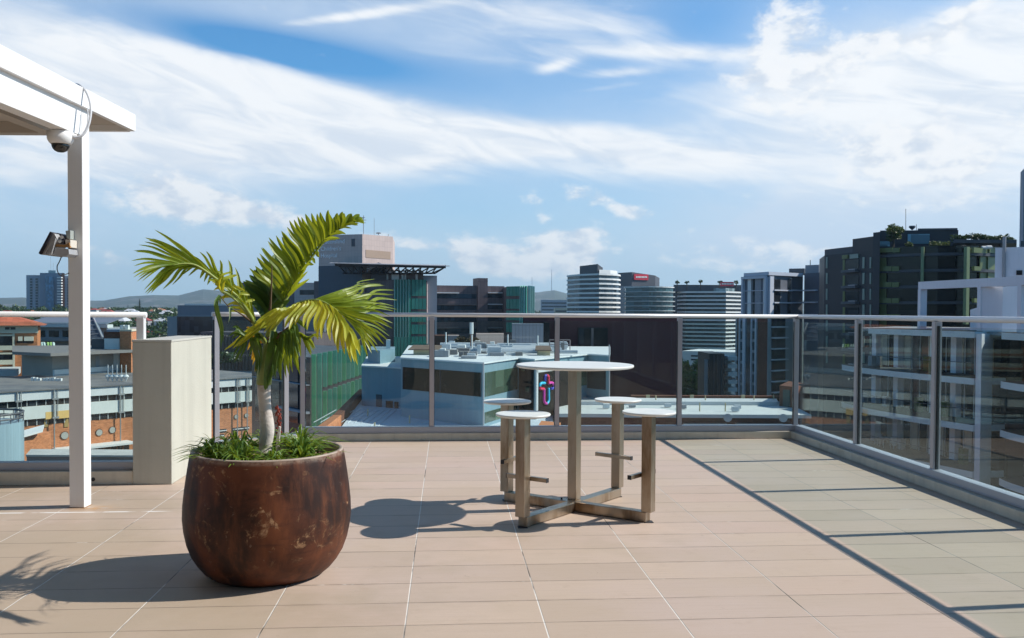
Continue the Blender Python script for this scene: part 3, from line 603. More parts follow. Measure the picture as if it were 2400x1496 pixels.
# ================================================================== palm
pw = T(PU+0.0, PV)
plm = thing('potted_palm', 'young palm with arching green fronds growing in the rusty planter', 'palm', (pw.x, pw.y, 0.6))
bark = mat('palm_bark', (0.60, 0.54, 0.49), 0.75, var=0.20, vs=7, stretch=(1, 1, 2.2), bump=0.5, bs=40, col2=(0.34, 0.27, 0.23), thr=(0.5, 0.68))
DP = pw.y
def ctr(px, py): return at(px, py, DP)
tr = MB(); pts = [at(622, 1062, DP), at(623, 1040, DP), at(626, 1010, DP), at(624, 980, DP), at(621, 950, DP), at(619, 925, DP), at(619, 900, DP)]
tr.tube(curve(pts, 4), [0.038 - 0.008*math.sin(i*.5)*0.3 - 0.006*i/24 + (0.010 if i < 2 else 0) for i in range(25)], 20)
tro = tr.build('trunk', bark, plm, smooth=True)
rings = MB()
for q in (1052, 1030, 1006, 984, 955, 931, 908):
    c = at(622.5, q, DP); rings.lathe([(0.0475, c.z-.003), (0.051, c.z-.001), (0.051, c.z+.001), (0.0475, c.z+.003)], c.x+.0035*math.sin(q), c.y, 20)
MB().tube([at(650, 1062, DP+.06), at(652, 1030, DP+.06), at(656, 1000, DP+.05)], [.012, .01, .006], 8).build('offshoot', bark, plm)
sheath = leaf_mat('palm_sheath', (0.16, 0.22, 0.05), (0.34, 0.38, 0.12), 0.1, 5, tips=(0.35, 0.20, 0.12))
cs = MB(); cs.tube(curve([at(619, 902, DP), at(620, 870, DP), at(623, 838, DP), at(627, 805, DP)], 4), [.038, .040, .040, .039, .038, .037, .035, .034, .031, .028, .025, .021, .016], 16)
cs.build('crown_shaft', sheath, plm, smooth=True)
L_lime = leaf_mat('frond_lime', (0.26, 0.36, 0.03), (0.50, 0.52, 0.05), 0.45, 6)
L_green = leaf_mat('frond_green', (0.10, 0.19, 0.016), (0.28, 0.37, 0.03), 0.44, 6, tips=(0.46, 0.42, 0.05))
L_dark = leaf_mat('frond_dark', (0.035, 0.09, 0.014), (0.10, 0.19, 0.022), 0.25, 6)
L_yel = leaf_mat('frond_yellow', (0.30, 0.24, 0.03), (0.62, 0.42, 0.04), 0.4, 6)
rach_m = mat('rachis', (0.26, 0.32, 0.07), 0.5)
rach_d = mat('dark_rachis', (0.10, 0.06, 0.025), 0.6)
def Z(x, y): return (280+x/3.4, 480+y/3.4)      # detail study coordinates to picture pixels
def frond(rach, leaves, m, rm=rach_m, label=None, r0=.011, wid=.011, droop=0.02, seed=0, facing=(0, -1, .35), arc=.5):
    """rach: (px,py,depth offset) points; leaves: list of (t0, t1, [(tipx, tipy, depth)...], width scale)"""
    rn = random.Random(seed); R3 = curve([at(x, y, DP+d) for x, y, d in rach], 8); n = len(R3)
    fo_ = MB()
    for t0, t1, tips, ws in leaves:
        if len(tips) > 5:
            dn = []
            for i in range(len(tips)-1):
                a_, b_2 = tips[i], tips[i+1]; k_ = .5+rn.uniform(-.15, .15); dn += [a_, tuple(a_[q]+(b_2[q]-a_[q])*k_+(rn.uniform(-9, 9) if q < 2 else rn.uniform(-.03, .03)) for q in range(3))]
            tips = dn+[tips[-1]]; ws = ws*.74
        for i, tp in enumerate(tips):
            t = t0+(t1-t0)*(i/(max(1, len(tips)-1))); q = t*(n-1); k = min(int(q), n-2); b = R3[k].lerp(R3[k+1], q-k)
            e = at(tp[0], tp[1], DP+tp[2]); rd = (R3[min(k+2, n-1)]-R3[k]).normalized(); L = (e-b).length
            m1 = b+((e-b).normalized()*0.75+rd*arc).normalized()*L*0.38+Vector((0, 0, droop)); m2 = b.lerp(e, .72)+Vector((0, 0, droop*0.9))
            nr = Vector(facing)+Vector((rn.uniform(-.35, .35), rn.uniform(-.2, .2), rn.uniform(-.3, .3)))
            blade(fo_, curve([b, m1, m2, e], 4), wid*ws*rn.uniform(.85, 1.12), nr, 0.42, lambda t: min(1, .25+t*5)*(1-max(0, (t-.45)/.55)**1.8)*1.0+.015)
    fr = fo_.build('frond', m, plm)
    if label: fr['label'] = label
    rb = MB(); rb.tube(R3, [r0*(1-.82*i/(n-1)) for i in range(n)], 8); rb.build('midrib', rm, fr, smooth=True)
    return fr
def ZT(l, d0, d1):
    n = len(l); return [(*Z(x, y), d0+(d1-d0)*i/max(1, n-1)) for i, (x, y) in enumerate(l)]
def ZR(l, d0, d1): return ZT(l, d0, d1)
# big frond rising to the upper right
frond(ZR([(1200, 1100), (1240, 960), (1300, 800), (1400, 630), (1520, 440), (1650, 270), (1790, 170), (1900, 130)], 0, .30),
  [(.30, 1.0, ZT([(1035, 505), (1095, 418), (1140, 340), (1182, 290), (1248, 245), (1290, 208), (1335, 178), (1390, 118), (1450, 98), (1530, 66), (1598, 58), (1665, 66), (1735, 66), (1790, 68), (1850, 72), (1915, 78), (1940, 112), (1950, 148)], .02, .34), 1.5),
   (.34, .97, ZT([(1515, 590), (1525, 436), (1480, 520), (1560, 470), (1700, 270), (1790, 230), (1850, 190), (1900, 165), (1945, 150)], .0, .28), .9)], L_green, label='large frond rising to the upper right', wid=.0150, r0=.014, droop=.004, seed=1, arc=.12)
# dark frond behind, standing upright
frond(ZR([(1190, 1080), (1190, 920), (1195, 760), (1205, 640), (1215, 500)], 0, .22),
  [(.22, 1.0, ZT([(975, 650), (965, 700), (1000, 640), (985, 610), (1035, 560), (1090, 500), (1085, 590), (1150, 560), (1180, 480), (1215, 430)], .1, .3), 1.7),
   (.25, 1.0, ZT([(1330, 800), (1380, 700), (1375, 620), (1360, 560), (1340, 500), (1330, 420), (1290, 400), (1250, 390)], .1, .3), 1.5)], L_dark, rach_d, 'dark upright frond at the back', wid=.016, droop=.0, seed=2, arc=.12)
# left frond, bending over and fanning out
frond(ZR([(1100, 1010), (1040, 880), (950, 750), (830, 640), (700, 540), (600, 480), (500, 470), (400, 490)], 0, -.30),
  [(.42, 1.0, ZT([(690, 370), (560, 400), (280, 200), (265, 285), (200, 262), (150, 320), (128, 375), (112, 490), (105, 550)], -.1, -.42), .95),
   (.50, 1.0, ZT([(700, 640), (640, 590), (495, 565), (345, 675), (255, 690), (215, 715), (195, 680), (140, 612), (110, 580)], -.15, -.45), 1.0),
   (.1, .5, ZT([(960, 600), (920, 500), (868, 440), (800, 440), (830, 560)], .0, -.1), .75),
   (.02, .40, ZT([(1010, 700), (960, 660), (900, 620), (850, 580), (790, 560), (740, 530), (690, 510)], .05, -.12), 1.25),
   (.02, .36, ZT([(1000, 820), (950, 800), (880, 730), (820, 690), (760, 640), (700, 600)], -.05, -.2), 1.25)], L_green, label='long frond arching to the left', wid=.0112, r0=.013, droop=.015, seed=3, arc=.3)
# leaflets spraying left from the heart
frond(ZR([(1130, 980), (1040, 900), (980, 820), (900, 740), (820, 700), (790, 660)], 0, -.18),
  [(.1, .95, ZT([(870, 850), (900, 800), (780, 750), (820, 770), (710, 600), (740, 620)], -.05, -.2), 1.1),
   (.3, .98, ZT([(1080, 760), (1040, 720), (1000, 690), (940, 560), (900, 540)], 0, -.15), .9)], L_lime, label='short yellow-green frond on the left', wid=.010, seed=4)
frond(ZR([(1100, 970), (980, 880), (860, 800), (800, 720)], 0, -.25), [(.95, 1.0, ZT([(825, 1110), (810, 1150)], -.26, -.28), .8), (.5, .9, ZT([(870, 940), (800, 800)], -.2, -.2), .8)], L_dark, rach_d, 'thin dark frond with hanging tip', wid=.008, r0=.006, seed=5)
# right frond drooping with bright leaflets towards the viewer
frond(ZR([(1180, 1040), (1210, 960), (1290, 880), (1400, 800), (1510, 765), (1600, 770), (1690, 815), (1760, 890), (1820, 980)], 0, -.42),
  [(.10, .42, ZT([(835, 1160), (960, 1120), (900, 1150), (1085, 940), (1150, 1020), (1240, 965)], -.10, -.30), 1.25),
   (.42, 1.0, ZT([(1315, 985), (1350, 995), (1465, 975), (1560, 1015), (1612, 1072), (1680, 1085), (1745, 1150), (1795, 1195), (1848, 1258), (1898, 1280), (1890, 1160)], -.40, -.62), 1.30)], L_lime, label='bright frond drooping to the right towards the viewer', wid=.0130, r0=.013, droop=.014, seed=6, arc=.35, facing=(.2, -1, .5))
frond(ZR([(1190, 1030), (1300, 900), (1440, 810), (1560, 775), (1680, 810), (1780, 880), (1880, 980)], 0, -.1),
  [(.45, 1.0, ZT([(2040, 592), (2000, 640), (2185, 680), (2205, 760), (2190, 810), (2190, 850), (2180, 945), (2155, 1050), (2110, 1115), (2060, 1180), (1980, 1215)], .70, -.20), 1.0),
   (.40, .95, ZT([(1940, 700), (2100, 640), (2190, 720), (2120, 800), (2160, 890), (2180, 990), (2080, 1070), (2010, 1150), (1930, 1180)], .45, -.50), .9)], L_green, label='wide frond fanning to the right', wid=.0112, r0=.012, droop=.018, seed=7, arc=.35)
# lower hanging fronds
frond(ZR([(1185, 1120), (1260, 1040), (1340, 1010), (1420, 1030), (1480, 1080)], 0, -.20),
  [(.15, 1.0, ZT([(1250, 1330), (1290, 1370), (1330, 1388), (1380, 1340), (1440, 1362), (1420, 1250), (1530, 1205), (1520, 1180), (1560, 1150), (1600, 1060)], -.10, -.3), 1.25)], L_green, rach_d, 'frond hanging below the crown on the right', wid=.011, seed=8)
frond(ZR([(1200, 1180), (1250, 1080), (1320, 1000), (1370, 960)], -.02, -.16),
  [(.1, 1.0, ZT([(1180, 1470), (1230, 1380), (1270, 1350), (1300, 1200), (1370, 1200), (1400, 1290), (1430, 1180), (1500, 1000)], -.12, -.25), 1.2)], L_dark, rach_d, 'dark frond hanging over the trunk', wid=.011, r0=.012, seed=9)
frond(ZR([(1170, 1110), (1130, 1040), (1080, 1020), (1020, 1060)], 0, -.12),
  [(.2, 1.0, ZT([(1110, 1360), (1080, 1338), (1130, 1230), (960, 1230), (930, 1240), (900, 1150), (870, 1050), (900, 980)], -.05, -.15), 1.15)], L_dark, label='dark frond hanging on the left', wid=.011, seed=10)
frond(ZR([(1170, 1120), (1140, 1080), (1110, 1070), (1085, 1090)], 0, .06),
  [(.2, 1.0, ZT([(1085, 1330), (1060, 1280), (1050, 1240), (1060, 1170), (1020, 1160), (1010, 980)], .04, .08), 1.1)], L_yel, label='yellowing old frond under the crown', wid=.011, seed=11)
# furled spear and the dark spathe over the trunk
sp = MB(); blade(sp, curve([at(*Z(1235, 1010), DP-.06), at(*Z(1215, 1180), DP-.10), at(*Z(1190, 1330), DP-.09), at(*Z(1160, 1480), DP-.07)], 5), .028, Vector((.3, -1, .1)), .5)
sp.build('frond', L_dark, plm, label='broad dark leaf base hanging down the trunk')
sp = MB(); sp.tube(curve([at(*Z(1195, 1000), DP-.03), at(*Z(1200, 880), DP-.02), at(*Z(1212, 620), DP), at(*Z(1215, 480), DP+.02)], 5), [.009*(1-.8*i/15) for i in range(16)], 6); sp.build('spear_leaf', rach_d, plm)

# ================================================================== CITY
dk = glass_dark('dark_window', (0.016, 0.020, 0.025), 0.12, 0.35)
dk2 = glass_dark('blue_window', (0.018, 0.034, 0.048), 0.10, 0.4)
gr_gl = glass_dark('green_window', (0.05, 0.085, 0.06), 0.12, 0.6)
brick = panel_mat('orange_brick', (0.56, 0.225, 0.105), 0.46, 0.17, line=0.62, rough=0.85, var=0.35, lw=0.02, brick=True, spec=0.2)
brick_d = panel_mat('brown_brick', (0.17, 0.075, 0.05), 0.46, 0.17, line=0.7, rough=0.85, var=0.35, lw=0.02, brick=True, spec=0.2)
cream = mat('cream_render', (0.62, 0.57, 0.44), 0.75, vs=0.6, var=0.07, streak=0.2)
wht = mat('white_render', (0.72, 0.73, 0.72), 0.7, vs=0.5, var=0.06, streak=0.2)
gry = mat('grey_render', (0.30, 0.31, 0.33), 0.7, vs=0.4, var=0.1, streak=0.15)
dgr = mat('charcoal_panel', (0.075, 0.08, 0.095), 0.55, vs=0.3, var=0.15)
roofg = mat('grey_roof_sheet', (0.21, 0.20, 0.195), 0.75, vs=0.25, var=0.15, col2=(0.14, 0.14, 0.15))
rooftile = panel_mat('red_roof_tile', (0.42, 0.12, 0.06), 0.35, 0.22, line=0.8, rough=0.8, var=0.3)
lwht = mat('pale_roof_sheet', (0.60, 0.62, 0.63), 0.5, vs=0.35, var=0.08, streak=0.1)

def body(name, parent, pts, zb, zt, m):
    return MB().prism(pts, zb, zt).build(name, m, parent)
def back_pts(front, dep):      # push the end points away from the camera to close a footprint
    a, b = Vector(front[0]), Vector(front[-1]); d = (b-a).normalized(); n = Vector((-d.y, d.x)); n = n if n.y > 0 else -n
    return list(front)+[tuple(b+n*dep), tuple(a+n*dep)]
def zat(px, py, D): return at(px, py, D).z

# ---- neighbour: long school-like block with white bands and orange brick
F0, F1 = gp(-420, 114), gp(640, 165)
W1 = Wall(F0, F1)
b6 = thing('banded_block', 'long low block with white bands, ribbon windows and orange brick base', 'building', (*F0, GZ))
ztop = W1.px(0, 926)[1]; 
zr = [W1.px(150, y)[1] for y in (915, 932, 945, 977, 990)]  # band edges
z0 = W1.px(150, 915.5)[1]; zA = W1.px(150, 932.5)[1]; zB = W1.px(150, 947)[1]; zC = W1.px(150, 976)[1]; zD = W1.px(150, 991)[1]
body('brick_wall', b6, back_pts([F0, F1], 30), GZ, z0-0.35, brick)
LW = W1.L
W1.box(MB(), -0.3, LW+0.3, zA, z0+0.25, -0.05, 0.45).build('white_band', wht, b6)
W1.box(MB(), -0.3, LW+0.3, zC, zB, -0.05, 0.45).build('white_band', mat('white_band_panel', (0.72, 0.74, 0.70), 0.6, vs=0.35, var=0.08, streak=0.15), b6)
W1.box(MB(), 0, LW, zB+0.03, zA-0.03, -0.05, 0.06).build('ribbon_window', dk, b6)
W1.box(MB(), 0, LW, zD, zC-0.03, -0.05, 0.06).build('ribbon_window', dk, b6)
frm = MB(); q = 0.4
while q < LW:
    W1.box(frm, q, q+0.11, zB+0.04, zA-0.04, 0.0, 0.14); W1.box(frm, q, q+0.16, zD+0.01, zC-0.04, 0.0, 0.14); q += 1.35
frm.build('window_mullions', mat('mullion_grey', (0.42, 0.43, 0.42), 0.5), b6)
rp_ = MB(); rp_.prism(back_pts([W1.pt(-0.6, 0, .7)[:2], W1.pt(LW+.4, 0, .7)[:2]], 31), z0+0.26, z0+0.42); rp_.build('roof', roofg, b6)
ye = mat('yellow_panel', (0.80, 0.52, 0.18), 0.6, vs=.5); 
W1.pbox(MB(), 104, 965, 122, 982, 0.4, 0.47).build('yellow_panel', ye, b6); W1.pbox(MB(), 130, 962, 160, 980, 0.4, 0.47).build('yellow_panel', ye, b6)
for x0, x1 in ((103, 113), (150, 160)): W1.pbox(MB(), x0, 982, x1, 1001, 0.0, 0.12).build('yellow_panel', mat('ochre_panel', (0.4, 0.27, 0.1), .6), b6)
for x in (37, 123, 278, 552, 575, 610, -120, -260):
    p = MB(); s, _ = W1.px(x, 950); p.tube([W1.pt(s, z0+.2, .62), W1.pt(s, W1.px(x, 1050)[1], .62)], .10, 8); p.tube([W1.pt(s+.55, z0+.2, .60), W1.pt(s+.55, zC, .60)], .06, 8)
    W1.box(p, s-.25, s+.7, zA-.15, zA+.12, .45, .75); W1.box(p, s-.25, s+.7, zC-.15, zC+.12, .45, .75)
    p.build('downpipe', mat('pipe_grey', (0.30, 0.31, 0.31), .6), b6)
for x, y, r in ((151, 1021, 9.5), (232, 1014, 8.5), (263, 1008, 8.5), (553, 977, 6.5), (577, 974, 6.5), (-60, 1035, 10), (-100, 1040, 10)):
    s, z = W1.px(x, y); rr = r/FPX*140
    c0 = Vector(W1.pt(s, z, .02)); c1 = Vector(W1.pt(s, z, .10))
    o = MB(); o.tube([c0, c1], rr, 28); o = o.build('round_window_frame', mat('dark_brown_frame', (0.16, 0.08, 0.05), .8), b6)  # dark brown ring around each round pane
    o2 = MB(); o2.tube([c1, Vector(W1.pt(s, z, .16))], rr*.84, 28); o2.build('round_pane', mat('frosted_pane', (0.42, 0.42, 0.38), .4, vs=3), b6)
for (x0, x1, y0, y1) in ((508, 530, 1006, 1014), (545, 583, 1001, 1009), (510, 525, 1018, 1024)):
    W1.pbox(MB(), x0, y0, x1, y1, 0.0, 0.08).build('window', dk, b6)
    W1.pbox(MB(), x0, y0+3, x1, y0+4.6, 0.08, 0.3).build('sunshade', wht, b6)
# lower awnings and windows near the base
aw = MB(); s0, z_ = W1.px(122, 1052); s1, z2_ = W1.px(298, 1034); 
W1.box(MB(), s0, s1, z_-.2, z_+.1, 0.0, 3.2).build('awning', wht, b6)
for x in range(215, 300, 15): W1.pbox(MB(), x, 1040, x+12.5, 1053, 0.0, 0.1).build('ground_window', dk, b6)
# roof clutter on the block
rn = random.Random(8)
for i in range(9):
    c = at(78+i*8.2+rn.uniform(-2, 2), 891, 150); MB().box(c.x-.22, c.x+.22, c.y-.25, c.y+.25, z0+.42, z0+.42+rn.uniform(.35, .6)).build('air_conditioner', wht, b6)
for i in range(5):
    c = at(253+i*10.6, 880, 150); v_ = MB(); v_.tube([(c.x, c.y, z0+.42), (c.x, c.y, z0+3.2)], .08, 6); v_.lathe([(.12, z0+.6), (.42, z0+1.1), (.5, z0+1.2), (.3, z0+1.5)], c.x, c.y, 10); v_.build('roof_vent', wht, b6)

# brick annexe with the slanted white roof, and its lower flat roof
an = thing('brick_annexe', 'orange brick annexe with small slanted pale roof in front of the banded block', 'building', (*gp(90, 112), GZ))
A0, A1 = gp(20, 108), gp(118, 116); zt = zat(118, 1008, 116); ztl = zat(48, 1028, 110)
body('wall', an, back_pts([A0, A1], 6), GZ, [ztl-.3, zt-.2, zt-.2, ztl-.3], brick)
p_ = back_pts([A0, gp(112, 115.4)], 5.5); MB().prism(p_, 0, 1).v
rf_ = MB(); a0 = at(20, 1036, 107.5); a1 = at(100, 1013, 112.6); a2 = a1+Vector((-1.5, 3.2, .35)); a3 = a0+Vector((-1.5, 3.2, .35))
rf_.hexa([tuple(a0), tuple(a1), tuple(a2), tuple(a3)], [tuple(Vector(p)+Vector((0, 0, .2))) for p in (a0, a1, a2, a3)]); rf_.build('roof', wht, an)
lr = thing('plant_room', 'low grey flat roof with pale edge just beyond the left balustrade', 'building', (*gp(200, 60), GZ))
zt = zat(200, 1070, 60)
body('wall', lr, [gp(60, 60), gp(420, 60), gp(420, 62.2), gp(70, 62.2)], GZ, zt, mat('plant_room_wall', (0.16, 0.165, 0.185), .7))
body('roof', lr, [gp(58, 59.8), gp(422, 59.8), gp(422, 62.3), gp(70, 62.3)], zt+.003, zt+.12, mat('plant_room_roof', (0.50, 0.50, 0.48), .8, vs=1, var=.2))
# blue round building bottom left
bt = thing('blue_drum_building', 'light blue clad round tower with ring railing at the left edge', 'building', (*gp(-20, 52), GZ))
c = at(-38, 1030, 52); zt = zat(20, 1001, 50)
o = MB(); o.lathe([(2.1, GZ), (2.1, zt)], c.x, c.y, 48); o.build('wall', panel_mat('blue_metal_cladding', (0.30, 0.42, 0.48), 0.4, 30, line=0.85, rough=.4, var=.12), bt)
for dz, r in ((.25, .05), (.55, .07)):
    pts = [(c.x+2.08*math.cos(t/20*6.283), c.y+2.08*math.sin(t/20*6.283), zt+dz) for t in range(21)]; MB().tube(pts, r, 6).build('ring_rail', dgr, bt)
mm_ = MB()
for t in range(20): mm_.tube([(c.x+2.08*math.cos(t/20*6.283), c.y+2.08*math.sin(t/20*6.283), zt), (c.x+2.08*math.cos(t/20*6.283), c.y+2.08*math.sin(t/20*6.283), zt+.55)], .025, 5)
mm_.build('rail_posts', dgr, bt)

# ---- plant building with the wide eave (left middle)
b5 = thing('eaved_plant_building', 'grey plant building with a thin wide eave behind the dark flat roof', 'building', (*gp(120, 165), GZ))
P0, P1, P2 = gp(50, 165), gp(122, 160), gp(330, 178)
zt = zat(122, 832, 160); zb_ = z0
body('wall', b5, [P0, P1, P2, gp(330, 190), gp(50, 185)], GZ, zt, mat('plant_wall', (0.38, 0.345, 0.31), .7, vs=.3))
W5 = Wall(P1, P2)
body('eave_roof', b5, [gp(28, 160), gp(118, 155), gp(330, 172), gp(330, 192), gp(28, 186)], zt+.003, zt+.55, mat('eave', (0.22, 0.20, 0.19), .6))
W5.box(MB(), 0.05, W5.L, zat(122, 885, 160), zat(122, 867, 160), 0, .5).build('parapet', wht, b5)
W5.pbox(MB(), 224, 835, 233, 862, 0, .06).build('door', gry, b5)
W5.box(MB(), 0, W5.L, zat(122, 879, 160)-.1, zat(122, 879, 160)+.05, .5, .56).build('coping_line', gry, b5)

# ---- red roofed brick apartments at far left
b2 = thing('red_roofed_flats', 'orange brick flats with red hipped roof and cream balconies', 'building', (*gp(0, 195), GZ))
Q0, Q1 = gp(-1500, 150), gp(87, 195); W2 = Wall(Q0, Q1); ze = zat(87, 763, 195)
body('wall', b2, back_pts([Q0, Q1], 18), GZ, ze, brick)
zl = zat(40, 776, 195)
W2.box(MB(), -.1, W2.L+.1, zl, ze-.003, -.2, .10).build('upper_storey', cream, b2)
W2.box(MB(), -.2, W2.L+.2, zl-.45, zl-.003, -.2, .35).build('string_course', cream, b2)
# hip roof
n = W2.n; d = W2.d; E0 = W2.a-d*1.5+n*1.5; E1 = W2.b+d*1.5+n*1.5; E2 = W2.b+d*1.5-n*18; E3 = W2.a-d*1.5-n*18; zr_ = zat(60, 738, 205)+0.8
R0 = W2.a+d*8-n*8.5; R1 = W2.b-d*8-n*8.5; hv = MB()
hv.v = [(E0.x, E0.y, ze+.01), (E1.x, E1.y, ze+.01), (E2.x, E2.y, ze+.01), (E3.x, E3.y, ze+.01), (R0.x, R0.y, zr_), (R1.x, R1.y, zr_)]
hv.f = [(0, 1, 5, 4), (1, 2, 5), (2, 3, 4, 5), (3, 0, 4), (3, 2, 1, 0)]; hv.build('roof', rooftile, b2)
s = W2.L-1.2; k = 0
while s > 4 and k < 46:
    for ds_ in ((0, .95), (1.1, 2.0)): W2.box(MB(), s-3-ds_[1], s-3-ds_[0], zl+.35, ze-.35, .05, .14).build('window', dk, b2)
    s -= 4.6; k += 1
for x0, x1 in ((43, 53), (57, 79)):
    W2.pbox(MB(), x0, 789, x1, 799, .05, .9).build('awning', mat('awning_cloth', (.72, .66, .52), .8), b2)
    W2.pbox(MB(), x0-4, 799, x1, 804, .0, .12).build('window', dk, b2)
# recessed balconies: dark bays with cream balustrades, one stack after another
sB1 = W2.px(34, 800)[0]; bay = 0; fh = zl-.45-zat(20, 815, 195)
zf = [zat(20, 818, 195), zat(20, 851, 195), zat(20, 884, 195)]
zh = [zat(20, 787, 195), zat(20, 829, 195), zat(20, 862, 195)]
while sB1 > 12 and bay < 13:
    for a_, b__ in zip(zf, zh):
        W2.box(MB(), sB1-8.6, sB1-.4, a_, b__, -.05, .08).build('balcony_recess', dk, b2)
        W2.box(MB(), sB1-8.8, sB1, a_-.15, a_+.85, .5, .62).build('balcony_wall', cream, b2)
        W2.box(MB(), sB1-8.8, sB1, b__, b__+.35, .05, .6).build('lintel', cream, b2)
    W2.box(MB(), sB1-.35, sB1+.05, zf[-1]-2, zl-.5, .04, .63).build('pier', cream, b2)
    sB1 -= 10.4; bay += 1
W2.pbox(MB(), -40, 860, 49, 874, .7, 12).build('terrace_roof', lwht, b2)

# ---- pavilion with blue-grey roof behind
b3 = thing('grey_roofed_hall', 'pavilion with blue-grey sloping roof and white gutter behind the flats', 'building', (*gp(130, 230), GZ))
zg = zat(130, 768, 225); p0, p1 = gp(70, 232), gp(250, 226)
body('wall', b3, back_pts([p0, p1], 12), GZ, zg, gry); W3 = Wall(p0, p1)
W3.box(MB(), -1.5, W3.L+1.5, zg+.01, zg+.85, -.5, 1.6).build('gutter', wht, b3)
g0 = Vector(W3.pt(-1, zg+.86, 1.4)); g1 = Vector(W3.pt(W3.L+1, zg+.86, 1.4)); g2 = Vector(W3.pt(W3.L+1, zg+3.0, -7)); g3 = Vector(W3.pt(1.5, zg+3.0, -7))
MB().hexa([tuple(g0), tuple(g1), tuple(g2), tuple(g3)], [tuple(p+Vector((0, 0, .15))) for p in (g0, g1, g2, g3)]).build('roof', mat('blue_grey_roof', (.17, .20, .25), .5, vs=.2), b3)
W3.box(MB(), -3.2, 2.3, zg+.4, zg+3.2, -7.5, -7.2).build('white_gable', wht, b3)
for x0, x1 in ((91, 106), (115, 138), (147, 163)): W3.pbox(MB(), x0, 775, x1, 790, 0, .1).build('window', dk, b3)
W3.pbox(MB(), 90, 792, 210, 799, 0, 2.5).build('balcony', gry, b3)
gp_m = mat('lime_blade', (.38, .60, .20), .6); bp_m = mat('pale_blade', (.55, .68, .66), .6)
for i, (xa, xb, mm) in enumerate(((89, 95, gp_m), (98, 101, bp_m), (103, 108, bp_m), (112, 115, gp_m), (119, 121, gp_m), (125, 127, bp_m))):
    a = at(xa, 804, 218); b = at(xb, 823, 216); MB().tube([tuple(b), tuple(a)], .32, 6).build('coloured_blade', mm, b3)
# dark raking steel structure right of the post
stl = thing('raking_steel_canopy', 'dark raking steel and glass canopy just right of the white post', 'canopy', (*gp(222, 215), GZ))
a = at(200, 742, 215); b = at(217, 742, 215); c = at(240, 792, 208); e = at(196, 800, 208)
MB().hexa([tuple(e), tuple(c), tuple(c+Vector((0, 1, 0))), tuple(e+Vector((0, 1, 0)))], [tuple(a), tuple(b), tuple(b+Vector((0, 1, 0))), tuple(a+Vector((0, 1, 0)))]).build('glazing', glass_dark('slate_glass', (.09, .10, .13), .2), stl)
for q in range(6):
    t = q/5; MB().tube([tuple(b.lerp(c, t)), tuple(a.lerp(e, t))], .18, 5).build('bar', gry, stl)
MB().tube([tuple(b), tuple(c)], .3, 6).build('rafter', gry, stl)
MB().box(e.x, c.x+3, 207.9, 212, GZ, e.z).build('base_wall', dgr, stl)
# ---- orange brick tower with boxes
b4 = thing('brick_stair_tower', 'slim orange brick tower with two small chimney pots beside the cream pillar', 'building', (*gp(290, 170), GZ))
zt = zat(295, 777, 170)
body('wall', b4, [gp(281, 171), gp(307, 170), gp(330, 178), gp(300, 180)], GZ, zt, brick)
body('capping', b4, [gp(280, 170.6), gp(308, 169.6), gp(331, 178), gp(300, 180)], zt+.003, zt+.35, cream)
for x in (287, 298): c = at(x, 770, 172); MB().box(c.x-.35, c.x+.35, c.y-.35, c.y+.35, zt+.35, zt+1.2).build('chimney_pot', wht, b4)
for x in (288, 298): pass
bx = thing('rooftop_plant_boxes', 'brown louvred box over a white box beside the brick tower', 'building', (*gp(255, 176), GZ))
body('white_box', bx, [gp(244, 172), gp(280, 172), gp(282, 180), gp(246, 180)], GZ, zat(260, 794, 172), wht)
body('brown_louvre', bx, [gp(243, 173), gp(280, 173), gp(281, 179), gp(245, 179)], zat(260, 794, 172)+.003, zat(260, 778, 172), brick_d)
body('grey_box', bx, [gp(214, 174), gp(243.6, 174), gp(244, 180), gp(216, 180)], GZ, zat(230, 795, 174), dgr)
body('lid', bx, [gp(250, 171.9), gp(282, 171.9), gp(283, 180), gp(250, 180)], zat(260, 778, 172)+.005, zat(260, 772.5, 172), mat('blue_lid', (.25, .3, .38), .5))
# white apartment tower on the hill
b1 = thing('hill_tower', 'pale apartment tower with blue glass centre rising over the hill trees', 'building', (*gp(115, 900), GZ))
T_ = lambda px, D=900: gp(px, D)
lav = mat('lavender_wall', (.34, .37, .43), .7, vs=.05, var=.05)
body('wing', b1, [T_(62), T_(94), T_(94, 930), T_(62, 930)], GZ, zat(80, 645, 900), lav)
body('core', b1, [T_(94, 896), T_(152, 896), T_(152, 935), T_(94, 935)], GZ, zat(120, 640, 896), mat('tower_slate', (.20, .25, .33), .6))
body('wing', b1, [T_(152, 900), T_(178, 900), T_(178, 930), T_(152, 930)], GZ, zat(160, 647, 900), lav)
body('glass_shaft', b1, [T_(107, 893), T_(126, 893), T_(126, 895.9), T_(107, 895.9)], GZ, zat(115, 649, 893), glass_dark('shaft_glass', (.03, .12, .22), .15))
body('lift_room', b1, [T_(114, 905), T_(131, 905), T_(131, 915), T_(114, 915)], zat(120, 640, 896), zat(120, 633, 896), mat('teal_room', (.25, .36, .38), .6))
body('brown_fin', b1, [T_(145, 894), T_(152, 894), T_(152, 895.8), T_(145, 895.8)], GZ, zat(150, 641, 894), brick_d)
for k in range(13):
    y = 651+k*6.4; a = at(136, y, 893); b = at(146, y, 893)
    MB().box(a.x, b.x, 891, 895.9, a.z-.6, a.z+.6).build('balcony', wht, b1)
for xx in (73, 86, 160, 168):
    for k in range(13):
        a = at(xx, 655+k*6.4, 899.7); MB().box(a.x-1.1, a.x+1.1, 899.5, 900.2, a.z-.9, a.z+.9).build('window', dk2, b1)
for x in (119, 125): a = at(x, 633, 905); MB().tube([(a.x, a.y, a.z), (a.x, a.y, a.z+(14 if x == 119 else 7))], .12, 4).build('mast', gry, b1)

